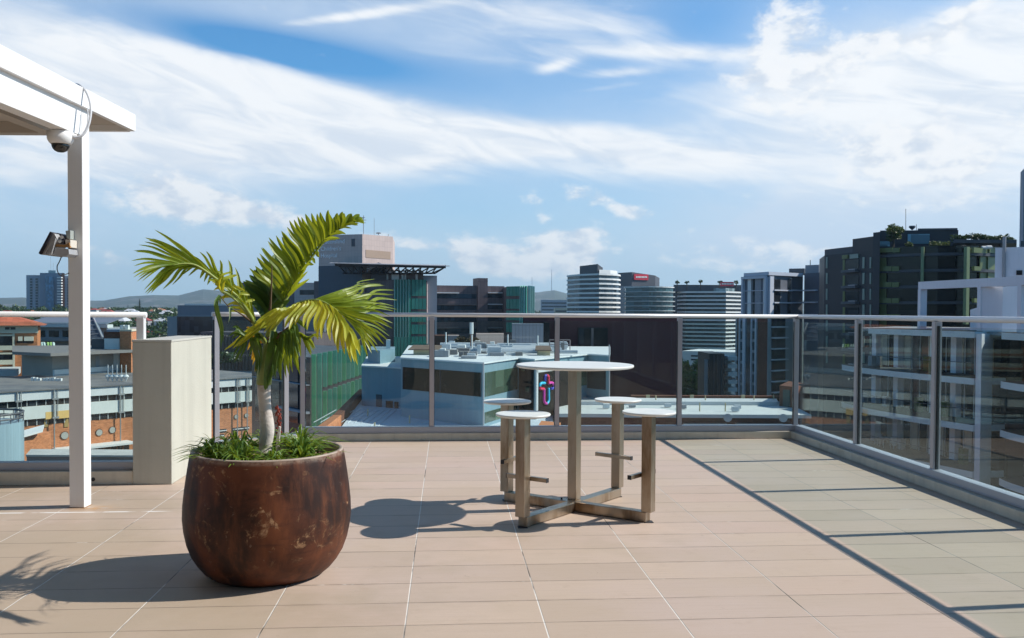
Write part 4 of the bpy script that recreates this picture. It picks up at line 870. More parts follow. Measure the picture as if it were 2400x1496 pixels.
def text_on(wall, s, z, txt, size, m, parent, name='lettering'):
    cu = bpy.data.curves.new(name, 'FONT'); cu.body = txt; cu.size = size; cu.extrude = 0.06; cu.align_x = 'LEFT'
    o = bpy.data.objects.new(name, cu); sc.collection.objects.link(o)
    bpy.context.view_layer.update(); me = bpy.data.meshes.new_from_object(o.evaluated_get(bpy.context.evaluated_depsgraph_get()))
    bpy.data.objects.remove(o); X_ = Vector((wall.d.x, wall.d.y, 0)); N_ = Vector((wall.n.x, wall.n.y, 0))
    M4 = Matrix((X_, Vector((0, 0, 1)), N_)).transposed().to_4x4(); M4.translation = Vector(wall.pt(s, z, .12))
    me.transform(M4); me.transform(INV[parent.name]); me.materials.clear(); me.materials.append(m)
    o = bpy.data.objects.new(name, me); sc.collection.objects.link(o); o.parent = parent; return o

# ---- grey office, mid left
b7 = thing('grey_office', 'grey office block with a pale roof edge and dark glass left of the hospital', 'building', (*gp(450, 285), GZ))
O0, O1 = gp(392, 290), gp(760, 285)
body('lower_wall', b7, back_pts([gp(392, 290), gp(430, 288)], 30), GZ, zat(400, 742, 290), gry)
body('upper_wall', b7, back_pts([gp(416, 287), gp(760, 283)], 30), GZ, zat(430, 716, 287), panel_mat('office_panel', (.19, .20, .235), 3.2, 6, line=.7, var=.1))
W7 = Wall(gp(416, 287), gp(760, 283))
W7.pbox(MB(), 433, 713, 640, 716.5, -8, .2).build('roof_edge', wht, b7)
W7.pbox(MB(), 416, 742, 640, 800, 0, .25).build('glass_band', glass_dark('office_glass', (.02, .02, .026), .15), b7)
W7.pbox(MB(), 416, 740.5, 640, 742.5, .25, .6).build('sunshade', gry, b7)
# ---- dark finned wing
purple = panel_mat('aubergine_cladding', (.145, .108, .112), 1.5, 4.0, line=.45, var=.22, rough=.5, lw=.12)
pinkp = panel_mat('pinkish_cladding', (.54, .425, .385), 1.3, 2.0, line=.72, var=.10, rough=.55, lw=.09)
b8w = thing('finned_wing', 'low dark aubergine wing with planting at its foot left of the green fins', 'building', (*gp(600, 235), GZ))
body('wall', b8w, back_pts([gp(470, 240), gp(735, 228)], 20), GZ, zat(600, 780, 234), purple)
Ww = Wall(gp(470, 240), gp(735, 228)); fm = MB(); q = 0
while q < Ww.L: Ww.box(fm, q, q+.25, zat(600, 868, 234), zat(600, 786, 234), 0, .7); q += 1.1
fm.build('fins', mat('dark_fin', (.10, .08, .085), .5), b8w)
Ww.pbox(MB(), 497, 872, 735, 880, -1, 4).build('ledge', wht, b8w)
# ---- hospital
H = thing('hospital', 'large aubergine hospital with green fins, pink lift tower and rooftop helipad', 'building', (*gp(1000, 320), GZ))
h0, h1, h2, h3, h4, h5 = gp(736, 314), gp(921, 300), gp(1000, 303), gp(1011, 314), gp(1182, 322), gp(1196, 306)
zt = zat(920, 657, 300)
body('main_wall', H, [h0, h1, h2, h3, gp(1011, 345), gp(736, 345)], GZ, zt, purple)
body('pale_wall', H, [gp(690, 318), gp(739, 315), gp(745, 340), gp(694, 340)], GZ, zat(700, 663, 317), pinkp)
Wp = Wall(gp(690, 318), gp(739, 315)); 
for y in (680, 705, 728): Wp.pbox(MB(), 703, y, 738, y+11, 0, .15).build('slot_window', dk, H)
body('dark_wall', H, [gp(560, 330), gp(690, 320), gp(690, 345), gp(560, 345)], GZ, zat(600, 662, 325), purple)
body('east_wing', H, [h3, h4, gp(1182, 350), gp(1011, 350)], GZ, zat(1100, 670, 318), purple)
Wp = Wall(h2, h3); Wp.box(MB(), 0.05, Wp.L-.05, GZ, zat(1005, 667, 308), 0, .12).build('pink_return', pinkp, H)
We = Wall(h3, h4)
for k, y in enumerate((687, 714, 742, 769)):
    We.pbox(MB(), 1012, y+2, 1116, y+13, 0, .15).build('window_band', dk2, H)
    We.pbox(MB(), 1012, y-1.5, 1074 if k == 0 else 1116, y+0.8, .15, 1.5).build('sunshade', wht if k == 0 else dgr, H)
    We.pbox(MB(), 1142, y+2, 1176, y+11, 0, .15).build('window_band', dk2, H)
    We.pbox(MB(), 1142, y-1.5, 1176, y+0.7, .15, 1.5).build('sunshade', wht if k < 2 else gry, H)
q_ = We.px(1118, 700)[0]; q2_ = We.px(1141, 700)[0]
We.box(MB(), q_, q2_, GZ, zat(1130, 652, 318), -6, 1.2).build('stair_shaft', purple, H)
# lift tower
t0, t1, t2 = gp(747, 312), gp(849, 304), gp(920, 316)
body('lift_tower', H, [t0, t1, t2, gp(925, 345), gp(752, 345)], GZ, [zat(747, 552, 312), zat(849, 549, 304), zat(920, 555, 316), zat(920, 555, 316), zat(747, 552, 312)], pinkp)
Wt = Wall(t0, t1); Wt.box(MB(), .02, Wt.L-.02, zt-6, zat(800, 623, 308), 0, .15).build('dark_base', mat('slate_panel', (.06, .08, .11), .5), H)
Wt.pbox(MB(), 824, 560, 832, 578, 0, .12).build('louvre', dgr, H)
lt = mat('sign_letters', (.90, .92, .95), .5)
for y, s_ in ((572.5, 'Queensland'), (588.5, "Children's"), (604.5, 'Hospital')):
    s, z = Wt.px(752, y); text_on(Wt, s, z, s_, 2.15, lt, H, 'sign_lettering')
Wr = Wall(t1, t2); Wr.pbox(MB(), 857, 588, 915, 606, 0, .1).build('tan_panel', mat('tan_panel', (.38, .27, .20), .6), H)
for x, y0, y1, r in ((852, 505, 549, .12), (877, 512, 551, .07), (887, 545, 551, .15), (910, 549, 555, .1), (793, 546, 552, .05)):
    a, b = at(x, y1, 318), at(x, y0, 318); m_ = MB(); m_.tube([tuple(a), tuple(b)], r, 5)
    if r > .11:
        for k, w_ in ((.75, 1.0), (.88, .6), (.6, .8)): p = a.lerp(b, k); m_.tube([(p.x-w_, p.y, p.z), (p.x+w_, p.y, p.z)], .1, 4)
    m_.build('mast', gry, H)
# helipad
dkst = mat('dark_steel', (.05, .048, .055), .5, .3); ltst = mat('pale_steel', (.45, .44, .46), .5, .2)
a, b = at(790, 617, 296), at(1040, 622, 296)
dzk = -.3
dck = MB(); A_ = [at(785, 616, 292), at(1045, 621.5, 292), at(1035, 622, 318), at(795, 617, 318)]
dck.hexa([tuple(p+Vector((0, 0, -1.1))) for p in A_], [tuple(p) for p in A_]); dck.build('helipad_deck', dkst, H)
ed = MB()
for k in range(28):
    t = k/27; p = A_[0].lerp(A_[1], t); 
    if k % 2 == 0: ed.hexa([tuple(p+Vector(q)) for q in ((-1.4, -3.2, -.5), (1.1, -3.2, -.5), (1.1, 0, -.15), (-1.4, 0, -.15))], [tuple(p+Vector(q)) for q in ((-1.4, -3.2, -.3), (1.1, -3.2, -.3), (1.1, 0, .05), (-1.4, 0, .05))])
ed.tube([tuple(A_[0]+Vector((0, -3.2, -.3))), tuple(A_[1]+Vector((1.5, -3.2, -.5)))], .14, 5)
ed.build('safety_net_frames', ltst, H)
trs = MB(); B0, B1 = at(803, 641, 300), at(1020, 641, 300)
trs.tube([tuple(B0), tuple(B1)], .3, 5)
for k in range(15):
    t = k/14; top = (A_[0]+Vector((1, 2, -1))).lerp(A_[1]+Vector((-1, 2, -1)), t); bt_ = B0.lerp(B1, min(1, max(0, t+(.5/14 if k < 14 else 0)))); trs.tube([tuple(top), tuple(bt_)], .22, 5)
    if k < 14: top2 = (A_[0]+Vector((1, 2, -1))).lerp(A_[1]+Vector((-1, 2, -1)), (k+1)/14); trs.tube([tuple(bt_), tuple(top2)], .22, 5)
trs.build('truss', dkst, H)
body('truss_core', H, [gp(870, 301), gp(905, 301), gp(905, 318), gp(870, 318)], zt, A_[0].z-1.1, dkst)
for i in range(18):
    p = at(905+i*5, 634+((i*7) % 5), 299); 
    MB().box(p.x-.3, p.x+.35, 298.6, 299.2, p.z-.35, p.z+.45).build('deck_equipment', ltst, H)
body('roof_room', H, [gp(905, 302), gp(992, 302.5), gp(992, 315), gp(905, 315)], zt, zat(950, 641, 302), mat('brown_room', (.12, .08, .07), .6))
Wq = Wall(gp(905, 302), gp(992, 302.5))
for x0, x1 in ((906, 910), (918, 935), (941, 946), (948, 952), (974, 979)): Wq.pbox(MB(), x0, 642, x1, 656, 0, .3).build('white_pier', wht, H)
body('grey_room', H, [gp(992, 304), gp(1024, 305), gp(1024, 318), gp(992, 318)], GZ, zat(1000, 646, 304), mat('pale_grey_panel', (.33, .34, .38), .5, vs=.3))
# stair on the left of the deck
st_ = MB(); 
for k in range(9): p = at(862+k*3.2, 630-k*1.7, 294); st_.box(p.x-.3, p.x+.3, 293.5, 295, p.z-.15, p.z+.1)
st_.tube([tuple(at(860, 636, 293.5)), tuple(at(892, 617, 293.5))], .15, 4); st_.build('stair', ltst, H)
# green fins
teal = mat('teal_fin', (.045, .25, .19), .45, vs=.3, var=.18); teal_l = mat('pale_teal_fin', (.36, .66, .58), .45, vs=.3, var=.1)
Wf = Wall(h1, h2); s = .4
zl_ = zat(940, 812, 301); zb = zat(940, 842, 301)
n_ = 6
for k in range(6):
    s0 = Wf.L*(.03+k*.5/6)
    Wf.box(MB(), s0, s0+.14, zl_, zt+.4, 0, 1.3).build('fin', teal_l, H); Wf.box(MB(), s0+.15, s0+.85, zl_, zt+.2, 0, .5).build('fin', teal, H)
ys = (656, 700, 731, 761, 789)
for k in range(4):
    s0 = Wf.L*(.54+k*.11)
    for i, y in enumerate(ys):
        z1 = zat(980, y, 302); z2 = zat(980, (ys[i+1]-6) if i < 4 else 806, 302)
        Wf.box(MB(), s0, s0+Wf.L*.1, z2, z1, .3, .8).build('fin_plate', teal, H)
for k in range(10):
    s0 = Wf.L*(.02+k*.098); Wf.box(MB(), s0, s0+Wf.L*.085, zb, zat(960, 790, 302) if k < 5 else zat(960, 804, 302), .2, 1.5).build('fin_plate', teal, H)
    Wf.box(MB(), s0, s0+Wf.L*.09, zb-5, zb-.6, .2, 1.2).build('fin_plate', teal, H)
# east end green fins
g0_, g1_, g2_ = gp(1188, 306), gp(1235, 300), gp(1251, 312)
body('east_end', H, [gp(1180, 316), g0_, g1_, g2_, gp(1251, 340), gp(1180, 340)], GZ, zat(1220, 672, 303), purple)
Wg = Wall(g0_, g1_)
for k in range(4):
    for i, y in enumerate((672, 702, 729, 757)):
        Wg.box(MB(), Wg.L*(.04+k*.17), Wg.L*(.04+k*.17+.155), zat(1200, (y+22), 303), zat(1200, y, 303)+.1, .2, .8).build('fin_plate', teal, H)
for W_, ks in ((Wg, (.73, .83, .93)), (Wall(g1_, g2_), (.1, .4, .7))):
    for k in ks: W_.box(MB(), W_.L*k, W_.L*k+.14, zat(1200, 800, 303), zat(1200, 672, 303)+.3, 0, 1.0).build('fin', teal_l, H); W_.box(MB(), W_.L*k+.15, W_.L*k+.7, zat(1200, 800, 303), zat(1200, 672, 303)+.1, 0, .5).build('fin', teal, H)
# podium with pink boxes and a row of low green fins
body('podium', H, [gp(1000, 262), gp(1200, 262), gp(1200, 305), gp(1000, 305)], GZ, zat(1100, 818, 262), dgr)
body('pink_box', H, [gp(1050, 270), gp(1076, 270), gp(1076, 280), gp(1050, 280)], zat(1100, 818, 262), zat(1060, 787, 270), pinkp)
Wall(gp(1050, 270), gp(1076, 270)).pbox(MB(), 1057, 800, 1074, 808, 0, .1).build('window', dk, H)
body('pink_box', H, [gp(1116, 268), gp(1181, 272), gp(1181, 282), gp(1116, 280)], zat(1100, 818, 262), zat(1140, 783, 270), pinkp)
body('brown_box', H, [gp(1011, 275), gp(1050, 275), gp(1050, 285), gp(1011, 285)], zat(1100, 818, 262), zat(1060, 788, 270), brick_d)
Wo = Wall(gp(1005, 261), gp(1200, 261)); fm = MB(); q = 0
while q < Wo.L-1: Wo.box(fm, q, q+.75, zat(1100, 845, 261), zat(1100, 815, 261), .1, .6); q += 1.0
fm.build('low_fins', teal, H)
# ---- near green-fin building
G = thing('green_fin_building', 'dark building clad in tall saw-tooth green fins beyond the left of the long balustrade', 'building', (*gp(780, 100), GZ))
G0, G1, G2 = gp(590, 100), gp(727, 88), gp(856, 114); zt = zat(735, 829, 90)
body('wall', G, [G0, G1, G2, gp(640, 125)], GZ, zt-.3, mat('near_black_wall', (.045, .042, .05), .4, vs=.3))
WG = Wall(G1, G2); n_ = 12; pw_ = WG.L/n_
teal_n = mat('near_teal_fin', (.05, .19, .145), .38, vs=.5, var=.2, coat=.2); teal_n2 = mat('near_green_fin', (.05, .20, .115), .38, vs=.5, var=.2, coat=.2)
for k in range(n_):
    s0 = k*pw_
    cuts = [zt, zt-4.0, zt-8.3, zt-14] if k > 1 else [zt, zt-14]
    for i in range(len(cuts)-1):
        z1, z2 = cuts[i]-(.12 if i else 0), cuts[i+1]+(.3 if i < len(cuts)-2 else 0)
        p_ = [WG.pt(s0+pw_*.22, 0, -.02)[:2], WG.pt(s0+pw_*.36, 0, .34)[:2], WG.pt(s0+pw_*.50, 0, .34)[:2], WG.pt(s0+pw_*.66, 0, -.02)[:2]]
        MB().prism(p_, z2, z1).build('fin', teal_n if (k+i) % 3 else teal_n2, G, bevel=.02)
W_ = Wall(G0, G1)
for x0, x1 in ((600, 622), (640, 656), (676, 700)): W_.pbox(MB(), x0, 845, x1, 990, 0, .1).build('window', dk2, G)
W_.pbox(MB(), 660, 958, 728, 963, .1, .5).build('sill_band', lav, G)
for x0 in (712, 718): W_.pbox(MB(), x0, 880, x0+10, 890, .1, .2).build('window', dk, G)
W_.pbox(MB(), 600, 892, 728, 893.5, .1, .5).build('sill_band', lav, G)

# ---- blue clad clinic on a pale podium roof
B = thing('blue_clinic', 'low blue clad clinic with cross emblem, green glass and pale roof full of plant', 'building', (*gp(1150, 65), GZ))
bl = panel_mat('blue_cladding', (.215, .335, .395), .32, 50, line=.86, var=.07, rough=.38, lw=.025, spec=.25)
ZP = -6.55
body('podium_roof', B, [gp(700, 40), gp(1290, 40), gp(1300, 86), gp(862, 86)], ZP-1.2, ZP, mat('podium_sheet', (.62, .70, .78), .5, vs=.4, var=.08))
body('podium_wall', B, [gp(702, 40.2), gp(1289, 40.2), gp(1299, 85.8), gp(863, 85.8)], GZ, ZP-1.203, brick)
for i, (a, b) in enumerate((((700, 44), (760, 55)), ((760, 55), (800, 62)), ((800, 62), (856, 82)))):
    pa, pb = Vector(gp(*a)), Vector(gp(*b)); d = (pb-pa).normalized(); n = Vector((-d.y, d.x))*.55
    MB().prism([tuple(pa), tuple(pb), tuple(pb+n), tuple(pa+n)], GZ, ZP+.55+i*.02).build('parapet', brick if i < 2 else brick_d, B)
b0, b1_, b2_, b3_, b4_, b5_ = gp(940, 66), gp(1135, 60), gp(1215, 66.5), gp(1254, 64.6), gp(1376, 73), gp(1429, 71)
zB_ = zat(1135, 853, 60)
body('wall', B, [b0, b1_, b2_, b3_, b4_, b5_, gp(1429, 88), gp(960, 88)], ZP, zB_, bl)
body('low_wall', B, [gp(848, 73.5), gp(946, 71), gp(955, 88), gp(860, 88)], ZP, zat(900, 863, 72), bl)
body('low_coping', B, [gp(847, 73.3), gp(946.5, 70.8), gp(956, 88), gp(860, 88)], zat(900, 863, 72)+.003, zat(900, 863, 72)+.13, wht)
body('roof_box', B, [gp(862, 78), gp(891, 75.5), gp(926, 79), gp(926, 84), gp(866, 84)], zat(900, 863, 72), zat(891, 822, 75.5), bl)
body('flue', B, [gp(905, 80), gp(915, 80), gp(915, 81), gp(905, 81)], zat(891, 822, 75.5), zat(910, 797, 80), wht)
rp = [gp(938, 65.7), gp(1135, 59.7), gp(1216, 66.2), gp(1254, 64.3), gp(1378, 72.7), gp(1431, 70.8), gp(1431, 88.3), gp(958, 88.3)]
body('roof', B, rp, zB_+.003, zB_+.11, mat('white_membrane', (.72, .74, .75), .6, vs=.8, var=.06))
Wa, Wb, Wc, Wd, We_ = Wall(b0, b1_), Wall(b1_, b2_), Wall(b2_, b3_), Wall(b3_, b4_), Wall(b4_, b5_)
z1, z2 = zB_-.62, zB_-2.28
Wa.box(MB(), .25, Wa.L-.25, z2, z1, -.03, .03).build('strip_window', mat('strip_glass', (.010, .014, .012), .25, spec=.2), B)
for s in (.25, Wa.L*.5, Wa.L-.28): Wa.box(MB(), s, s+.04, z2, z1, .03, .06).build('mullion', dgr, B)
Wb.box(MB(), .15, Wb.L-.15, z2, z1, -.03, .03).build('green_glass', gr_gl, B)
Wb.box(MB(), .15, Wb.L-.15, ZP+.25, ZP+1.0, -.03, .03).build('green_glass', gr_gl, B)
Wc.box(MB(), .15, Wc.L-.1, ZP+.1, zB_-.3, -.03, .04).build('dark_glass', dk, B)
for q, z in ((.5, -3.1), (1.1, -4.6), (.6, -5.7)): Wc.box(MB(), q, q+.5, z, z+.35, .04, .07).build('blind', gr_gl, B)
Wd.pbox(MB(), 1256, 868, 1336, 985, 0, .10).build('sign_panel', mat('sign_black', (.016, .015, .014), .8, spec=.1), B)
Wd.pbox(MB(), 1253.5, 862, 1339, 868.5, 0, .14).build('sign_frame', lwht, B); Wd.pbox(MB(), 1253.5, 862, 1257.5, 985, 0, .14).build('sign_frame', lwht, B)
Wd.pbox(MB(), 1341, 868, 1374, 905, 0, .05).build('green_glass', gr_gl, B); Wd.pbox(MB(), 1341, 962, 1374, 975, 0, .05).build('green_glass', gr_gl, B)
We_.pbox(MB(), 1377, 868, 1420, 912, 0, .05).build('black_window', dk, B)
for x in (1133, 1428): a = at(x, 1000 if x < 1200 else 960, 59.5 if x < 1200 else 70.5); b = at(x, 850 if x < 1200 else 808, 59.5 if x < 1200 else 70.5); MB().tube([tuple(a), tuple(b)], .05, 6).build('pole', ltst, B)
Wl = Wall(gp(848, 73.5), gp(946, 71))
Wl.pbox(MB(), 882, 925, 895, 962, 0, .05).build('door', dgr, B); Wl.pbox(MB(), 905, 940, 921, 956, 0, .05).build('window', dk, B); Wl.pbox(MB(), 925, 942, 934, 960, 0, .05).build('window', dk, B)
# cross emblem in four colours
def stroke(pts, r, name, col):
    P = [Wd.px(1180+x/8.31, 780+y/8.31) for x, y in pts]
    o = MB(); vs_ = curve([Vector(Wd.pt(s, z, .17)) for s, z in P], 5); o.tube(vs_, r, 10); return o.build(name, mat(name+'_paint', col, .4, var=.0), B, smooth=True)
stroke([(790, 830), (768, 850), (768, 930), (768, 945)], .105, 'emblem_blue', (.03, .05, .42))
stroke([(798, 832), (832, 845), (834, 900), (834, 985)], .105, 'emblem_red', (.75, .02, .09))
stroke([(834, 985), (890, 972), (930, 990), (938, 1030)], .105, 'emblem_magenta', (.70, .05, .40))
stroke([(938, 1035), (925, 1080), (880, 1090)], .105, 'emblem_blue', (.03, .05, .42))
stroke([(765, 980), (700, 982), (672, 1010), (668, 1045)], .105, 'emblem_cyan', (.02, .50, .75))
stroke([(668, 1055), (680, 1090), (745, 1092)], .105, 'emblem_red', (.75, .02, .09))
stroke([(750, 1092), (748, 1200), (748, 1320), (775, 1372), (800, 1378)], .105, 'emblem_magenta', (.70, .05, .40))
stroke([(838, 1075), (840, 1200), (840, 1310), (822, 1362), (806, 1376)], .105, 'emblem_cyan', (.02, .50, .75))
# roof plant
rn = random.Random(4); zz = zB_+.115
duct = mat('galvanised_duct', (.58, .61, .64), .45, .2, vs=1.5, var=.1)
for i in range(56):
    px = rn.uniform(1035, 1330); D = rn.uniform(64+max(0, (1135-px)*.02), 86); c = at(px, 830, D); w_, h_, d_ = rn.uniform(.25, 1.2), rn.uniform(.18, .75), rn.uniform(.4, 1.5)
    if not (D > (60+(px-1135)*.075+1.0 if px > 1135 else 66-(px-940)*.03+.8)): continue
    o = MB(); o.box(c.x-w_/2, c.x+w_/2, D-d_/2, D+d_/2, zz, zz+h_); 
    if rn.random() < .5: o.box(c.x-w_/2+.06, c.x+w_/2-.06, D-d_/2-.004, D-d_/2+.1, zz+.08, zz+h_-.06)
    o.build('air_conditioner', rn.choice([wht, duct, duct, gry, gry, roofg]), B, bevel=.02)
for i in range(12):
    px = rn.uniform(1010, 1320); D = rn.uniform(70, 84); c = at(px, 830, D); L_ = rn.uniform(1.5, 5)
    MB().tube([(c.x-L_/2, D, zz+.28), (c.x+L_/2, D+rn.uniform(-.5, .5), zz+.28)], rn.uniform(.12, .3), 10).build('duct', duct, B)
for px in (1045, 1106, 1190, 1260): c = at(px, 830, 74); MB().tube([(c.x, c.y, zz), (c.x, c.y, zz+rn.uniform(.9, 1.8))], .06, 6).build('vent_pipe', wht, B)
a = at(1105, 830, 76); MB().tube([(a.x, a.y, zz), (a.x, a.y, zz+2.2)], .12, 8).build('vent_pipe', mat('rust_pipe', (.25, .12, .08), .7), B); MB().tube([(a.x, a.y, zz+1.5), (a.x, a.y, zz+2.5)], .16, 8).build('vent_pipe', wht, B)
tan_ = mat('tan_hut', (.55, .47, .30), .7)
for px, w_ in ((1000, 2.0), (1274, 1.0)):
    c = at(px, 840, 70); o = MB(); o.box(c.x-w_/2, c.x+w_/2, 69.5, 71, zz, zz+.38); o.build('roof_hut', tan_, B); o = MB(); o.prism([(c.x-w_*.7, 69.2), (c.x+w_*.6, 69.2), (c.x+w_*.55, 71.2), (c.x-w_*.6, 71.2)], zz+.385, [zz+.45, zz+.45, zz+.72, zz+.72]); o.build('hut_roof', mat('brown_felt', (.17, .12, .09), .9, vs=3, var=.3), B)
rl = MB()
for z_ in (.5, .9): rl.tube([tuple(at(1288, 800, 80).xy)+(zz+z_,), tuple(at(1336, 800, 80).xy)+(zz+z_,)], .045, 6)
for x in (1288, 1304, 1320, 1336): c = at(x, 800, 80); rl.tube([(c.x, c.y, zz), (c.x, c.y, zz+.9)], .045, 6)
rl.build('roof_rail', mat('brown_rail', (.3, .24, .24), .6), B)
for px, D in ((862, 66), (878, 58), (900, 55), (936, 55), (1002, 52), (960, 62), (1016, 60)): c = at(px, 980, D); MB().tube([(c.x, c.y, ZP), (c.x, c.y, ZP+.55)], .05, 6).build('vent_pipe', tan_, B)

MB().prism([gp(1262, 58), gp(1308, 57), gp(1316, 60), gp(1270, 61)], ZP-3, ZP+.35).build('brick_upstand', brick, B)
# ---- red-brown blank building
K = thing('brown_blank_building', 'plain dark red-brown building with one pair of windows behind the bar table', 'building', (*gp(1440, 92), GZ))
brn = panel_mat('brown_render', (.125, .058, .060), 3.0, 50, line=1.0, var=.08, rough=.85, spec=.15)
zt = zat(1440, 738.5, 92)
body('wall', K, [gp(1226, 92), gp(1594, 92), gp(1600, 112), gp(1226, 112)], GZ, zt, brn)
WK = Wall(gp(1226, 92), gp(1594, 92))
WK.pbox(MB(), 1354, 768, 1424, 824, .0, .12).build('window_frame', mat('window_surround', (.02, .018, .02), .5), K)
for x0, x1 in ((1357, 1385), (1391, 1422)): WK.pbox(MB(), x0, 771, x1, 821, .12, .16).build('window', dk, K)
WK.pbox(MB(), 1385.3, 769, 1390.7, 824, .12, .22).build('mullion', mat('bronze_bar', (.24, .18, .17), .5), K)
WK.pbox(MB(), 1226, 738.8, 1594, 741, .0, .3).build('parapet_cap', dgr, K)
rb_ = panel_mat('ribbed_cladding', (.24, .25, .29), .35, 2.6, line=.6, var=.12, rough=.4, lw=.05)
RB = thing('ribbed_plant_block', 'blue-grey ribbed metal block between the hospital and the brown building', 'building', (*gp(1240, 88), GZ))
body('wall', RB, [gp(1200, 88), gp(1274, 88), gp(1274, 91.5), gp(1200, 91.5)], GZ, zat(1240, 759, 88), rb_)
body('return', RB, [gp(1274.3, 88.4), gp(1288, 88.4), gp(1288, 91.5), gp(1274.3, 91.5)], GZ, zat(1280, 757, 88), dk)
# ---- pale roofs in the middle right
Rr = thing('pale_roofed_building', 'low brick building with stepped pale roof and round scuppers below the balustrade corner', 'building', (*gp(1600, 66), GZ))
zr = ZP+.55
body('lower_roof', Rr, [gp(1300, 63.5), gp(1905, 63.5), gp(1880, 67), gp(1840, 73), gp(1300, 73)], zr-.25, zr, mat('pale_green_roof', (.64, .67, .66), .55, vs=.5, var=.06))
body('upper_roof', Rr, [gp(1340, 69.5), gp(1826, 70), gp(1822, 72.6), gp(1340, 72.6)], zr+.003, zr+.28, lwht)
body('brick_wall', Rr, [gp(1305, 64.3), gp(1872, 64.3), gp(1855, 73), gp(1305, 73)], GZ, zr-.253, brick_d)
MB().prism([gp(1480, 73.3), gp(1850, 73.3), gp(1850, 73.9), gp(1480, 73.9)], GZ, zat(1600, 928, 73.3)).build('parapet', brick_d, Rr)
for px in (1706, 1836): c = at(px, 968, 63.4); MB().tube([(c.x, 63.36, zr-.22), (c.x, 63.49, zr-.22)], .30, 24).build('round_scupper', lwht, Rr)
for px, D in ((1537, 71), (1653, 71), (1767, 71.5), (1813, 72), (1640, 65.5), (1700, 65.5)): c = at(px, 950, D); MB().tube([(c.x, c.y, zr), (c.x, c.y, zr+.65)], .05, 6).build('vent_pipe', tan_, Rr)
for px in (1519, 1622, 1742): c = at(px, 932, 73.1); MB().box(c.x-.15, c.x+.15, 73.1, 73.29, c.z-.1, c.z+.2).build('marker_block', tan_, Rr)
ch = MB(); ch.prism([gp(1829, 69.5), gp(1868, 68), gp(1900, 71), gp(1850, 74)], GZ, zat(1850, 905, 69)).build('brick_stack', brick_d, Rr)
Wall(gp(1829, 69.5), gp(1868, 68)).pbox(MB(), 1836, 914, 1852, 953, 0, .06).build('door', mat('green_door', (.08, .10, .085), .6), Rr)
Wx = Wall(gp(1305, 64.3), gp(1872, 64.3))
for x0, x1 in ((1600, 1700), (1722, 1832)): Wx.pbox(MB(), x0, 992, x1, 995, 0, .5).build('ledge', lwht, Rr)

mat('seam_grey', (.56, .62, .68), .5)
sm_ = MB()
for k in range(34):
    a = Vector(gp(735+k*16, 62)); sm_.box(a.x-.02, a.x+.02, 44 if a.x > gp(730, 44)[0] else 62, 60 if k > 10 else 70, ZP+.001, ZP+.04)
sm_.build('standing_seams', MATS['seam_grey'], B)
rn = random.Random(12)
for i in range(7):
    px = rn.uniform(1420, 1800); D = rn.uniform(65, 68); c = at(px, 960, D); MB().box(c.x-.25, c.x+.25, D-.2, D+.2, zr+.05, zr+rn.uniform(.2, .4)).build('roof_box', rn.choice([gry, wht, duct]), Rr, bevel=.02)

# ================================================================== FAR TOWERS
stone_w = mat('white_slab', (.80, .80, .78), .6, vs=.05, var=.03)
def striped(name, label, fr, dep, ytop, pitch, n, body_m, ov=.9, th=1.0, Dn=None, y0=None):
    t = thing(name, label, 'building', (*fr[1], GZ)); fp = back_pts(fr, dep)
    Dref = fr[1][1]; zt = zat(1200+(fr[1][0]/Dref)*FPX, ytop, Dref)
    body('glass_body', t, fp, GZ, zt, body_m)
    c = sum((Vector(p) for p in fp), Vector((0, 0)))/len(fp); op = [tuple(Vector(p)+(Vector(p)-c).normalized()*ov) for p in fp]; st = pitch/FPX*Dref
    for k in range(n): MB().prism(op, zt-k*st-th, zt-k*st).build('floor_slab', stone_w, t)
    return t, zt, fp
def arc(px0, D0, px1, D1, bulge, n=6):
    a, b = Vector(gp(px0, D0)), Vector(gp(px1, D1)); d = b-a; nn = Vector((d.y, -d.x)).normalized(); nn = nn if nn.y < 0 else -nn
    return [tuple(a+d*(i/n)+nn*bulge*math.sin(math.pi*i/n)) for i in range(n+1)]
fa = [gp(1358, 612), gp(1404, 598)]+arc(1404, 598, 1452, 622, 4, 5)[1:]
s1, zt1, fp1 = striped('striped_tower', 'slim tower of white curved balcony bands with a raked dark top', fa, 22, 641, 11, 12, dk2, .7, 1.15)
W_ = Wall(fa[0], fa[1])
MB().prism([gp(1358, 611), gp(1400, 600), gp(1412, 604), gp(1405, 622), gp(1360, 625)], zt1, [zat(1358, 624, 611), zat(1400, 619, 600), zat(1412, 628, 604), zat(1405, 628, 622), zat(1360, 626, 625)]).build('raked_top', dgr, s1)
MB().prism([gp(1404, 600), gp(1430, 606), gp(1446, 616), gp(1440, 626), gp(1404, 626)], zt1, zt1+2.6).build('roof_pavilion', stone_w, s1)
sg = thing('dark_sign_tower', 'dark grey block with a red rooftop sign behind the striped towers', 'building', (*gp(1480, 660), GZ))
fs = [gp(1448, 668), gp(1480, 652), gp(1535, 664), gp(1545, 680)]
MB().prism(fs+[gp(1545, 700), gp(1448, 700)], GZ, [zat(1448, 640, 668), zat(1480, 638, 652), zat(1535, 646, 664), zat(1545, 652, 680), zat(1545, 652, 680), zat(1448, 640, 668)]).build('wall', mat('slate_wall', (.085, .09, .11), .6, vs=.03, var=.1), sg)
Wsg = Wall(fs[1], fs[2]); redm = mat('red_sign', (.62, .03, .06), .5)
Wsg.pbox(MB(), 1485, 643, 1518, 656.5, 0, .8).build('sign_board', redm, sg)
rn = random.Random(2)
for k in range(8): Wsg.pbox(MB(), 1489+k*3.3, 648, 1491.3+k*3.3, 651.5, .8, 1.0).build('sign_letter', stone_w, sg)
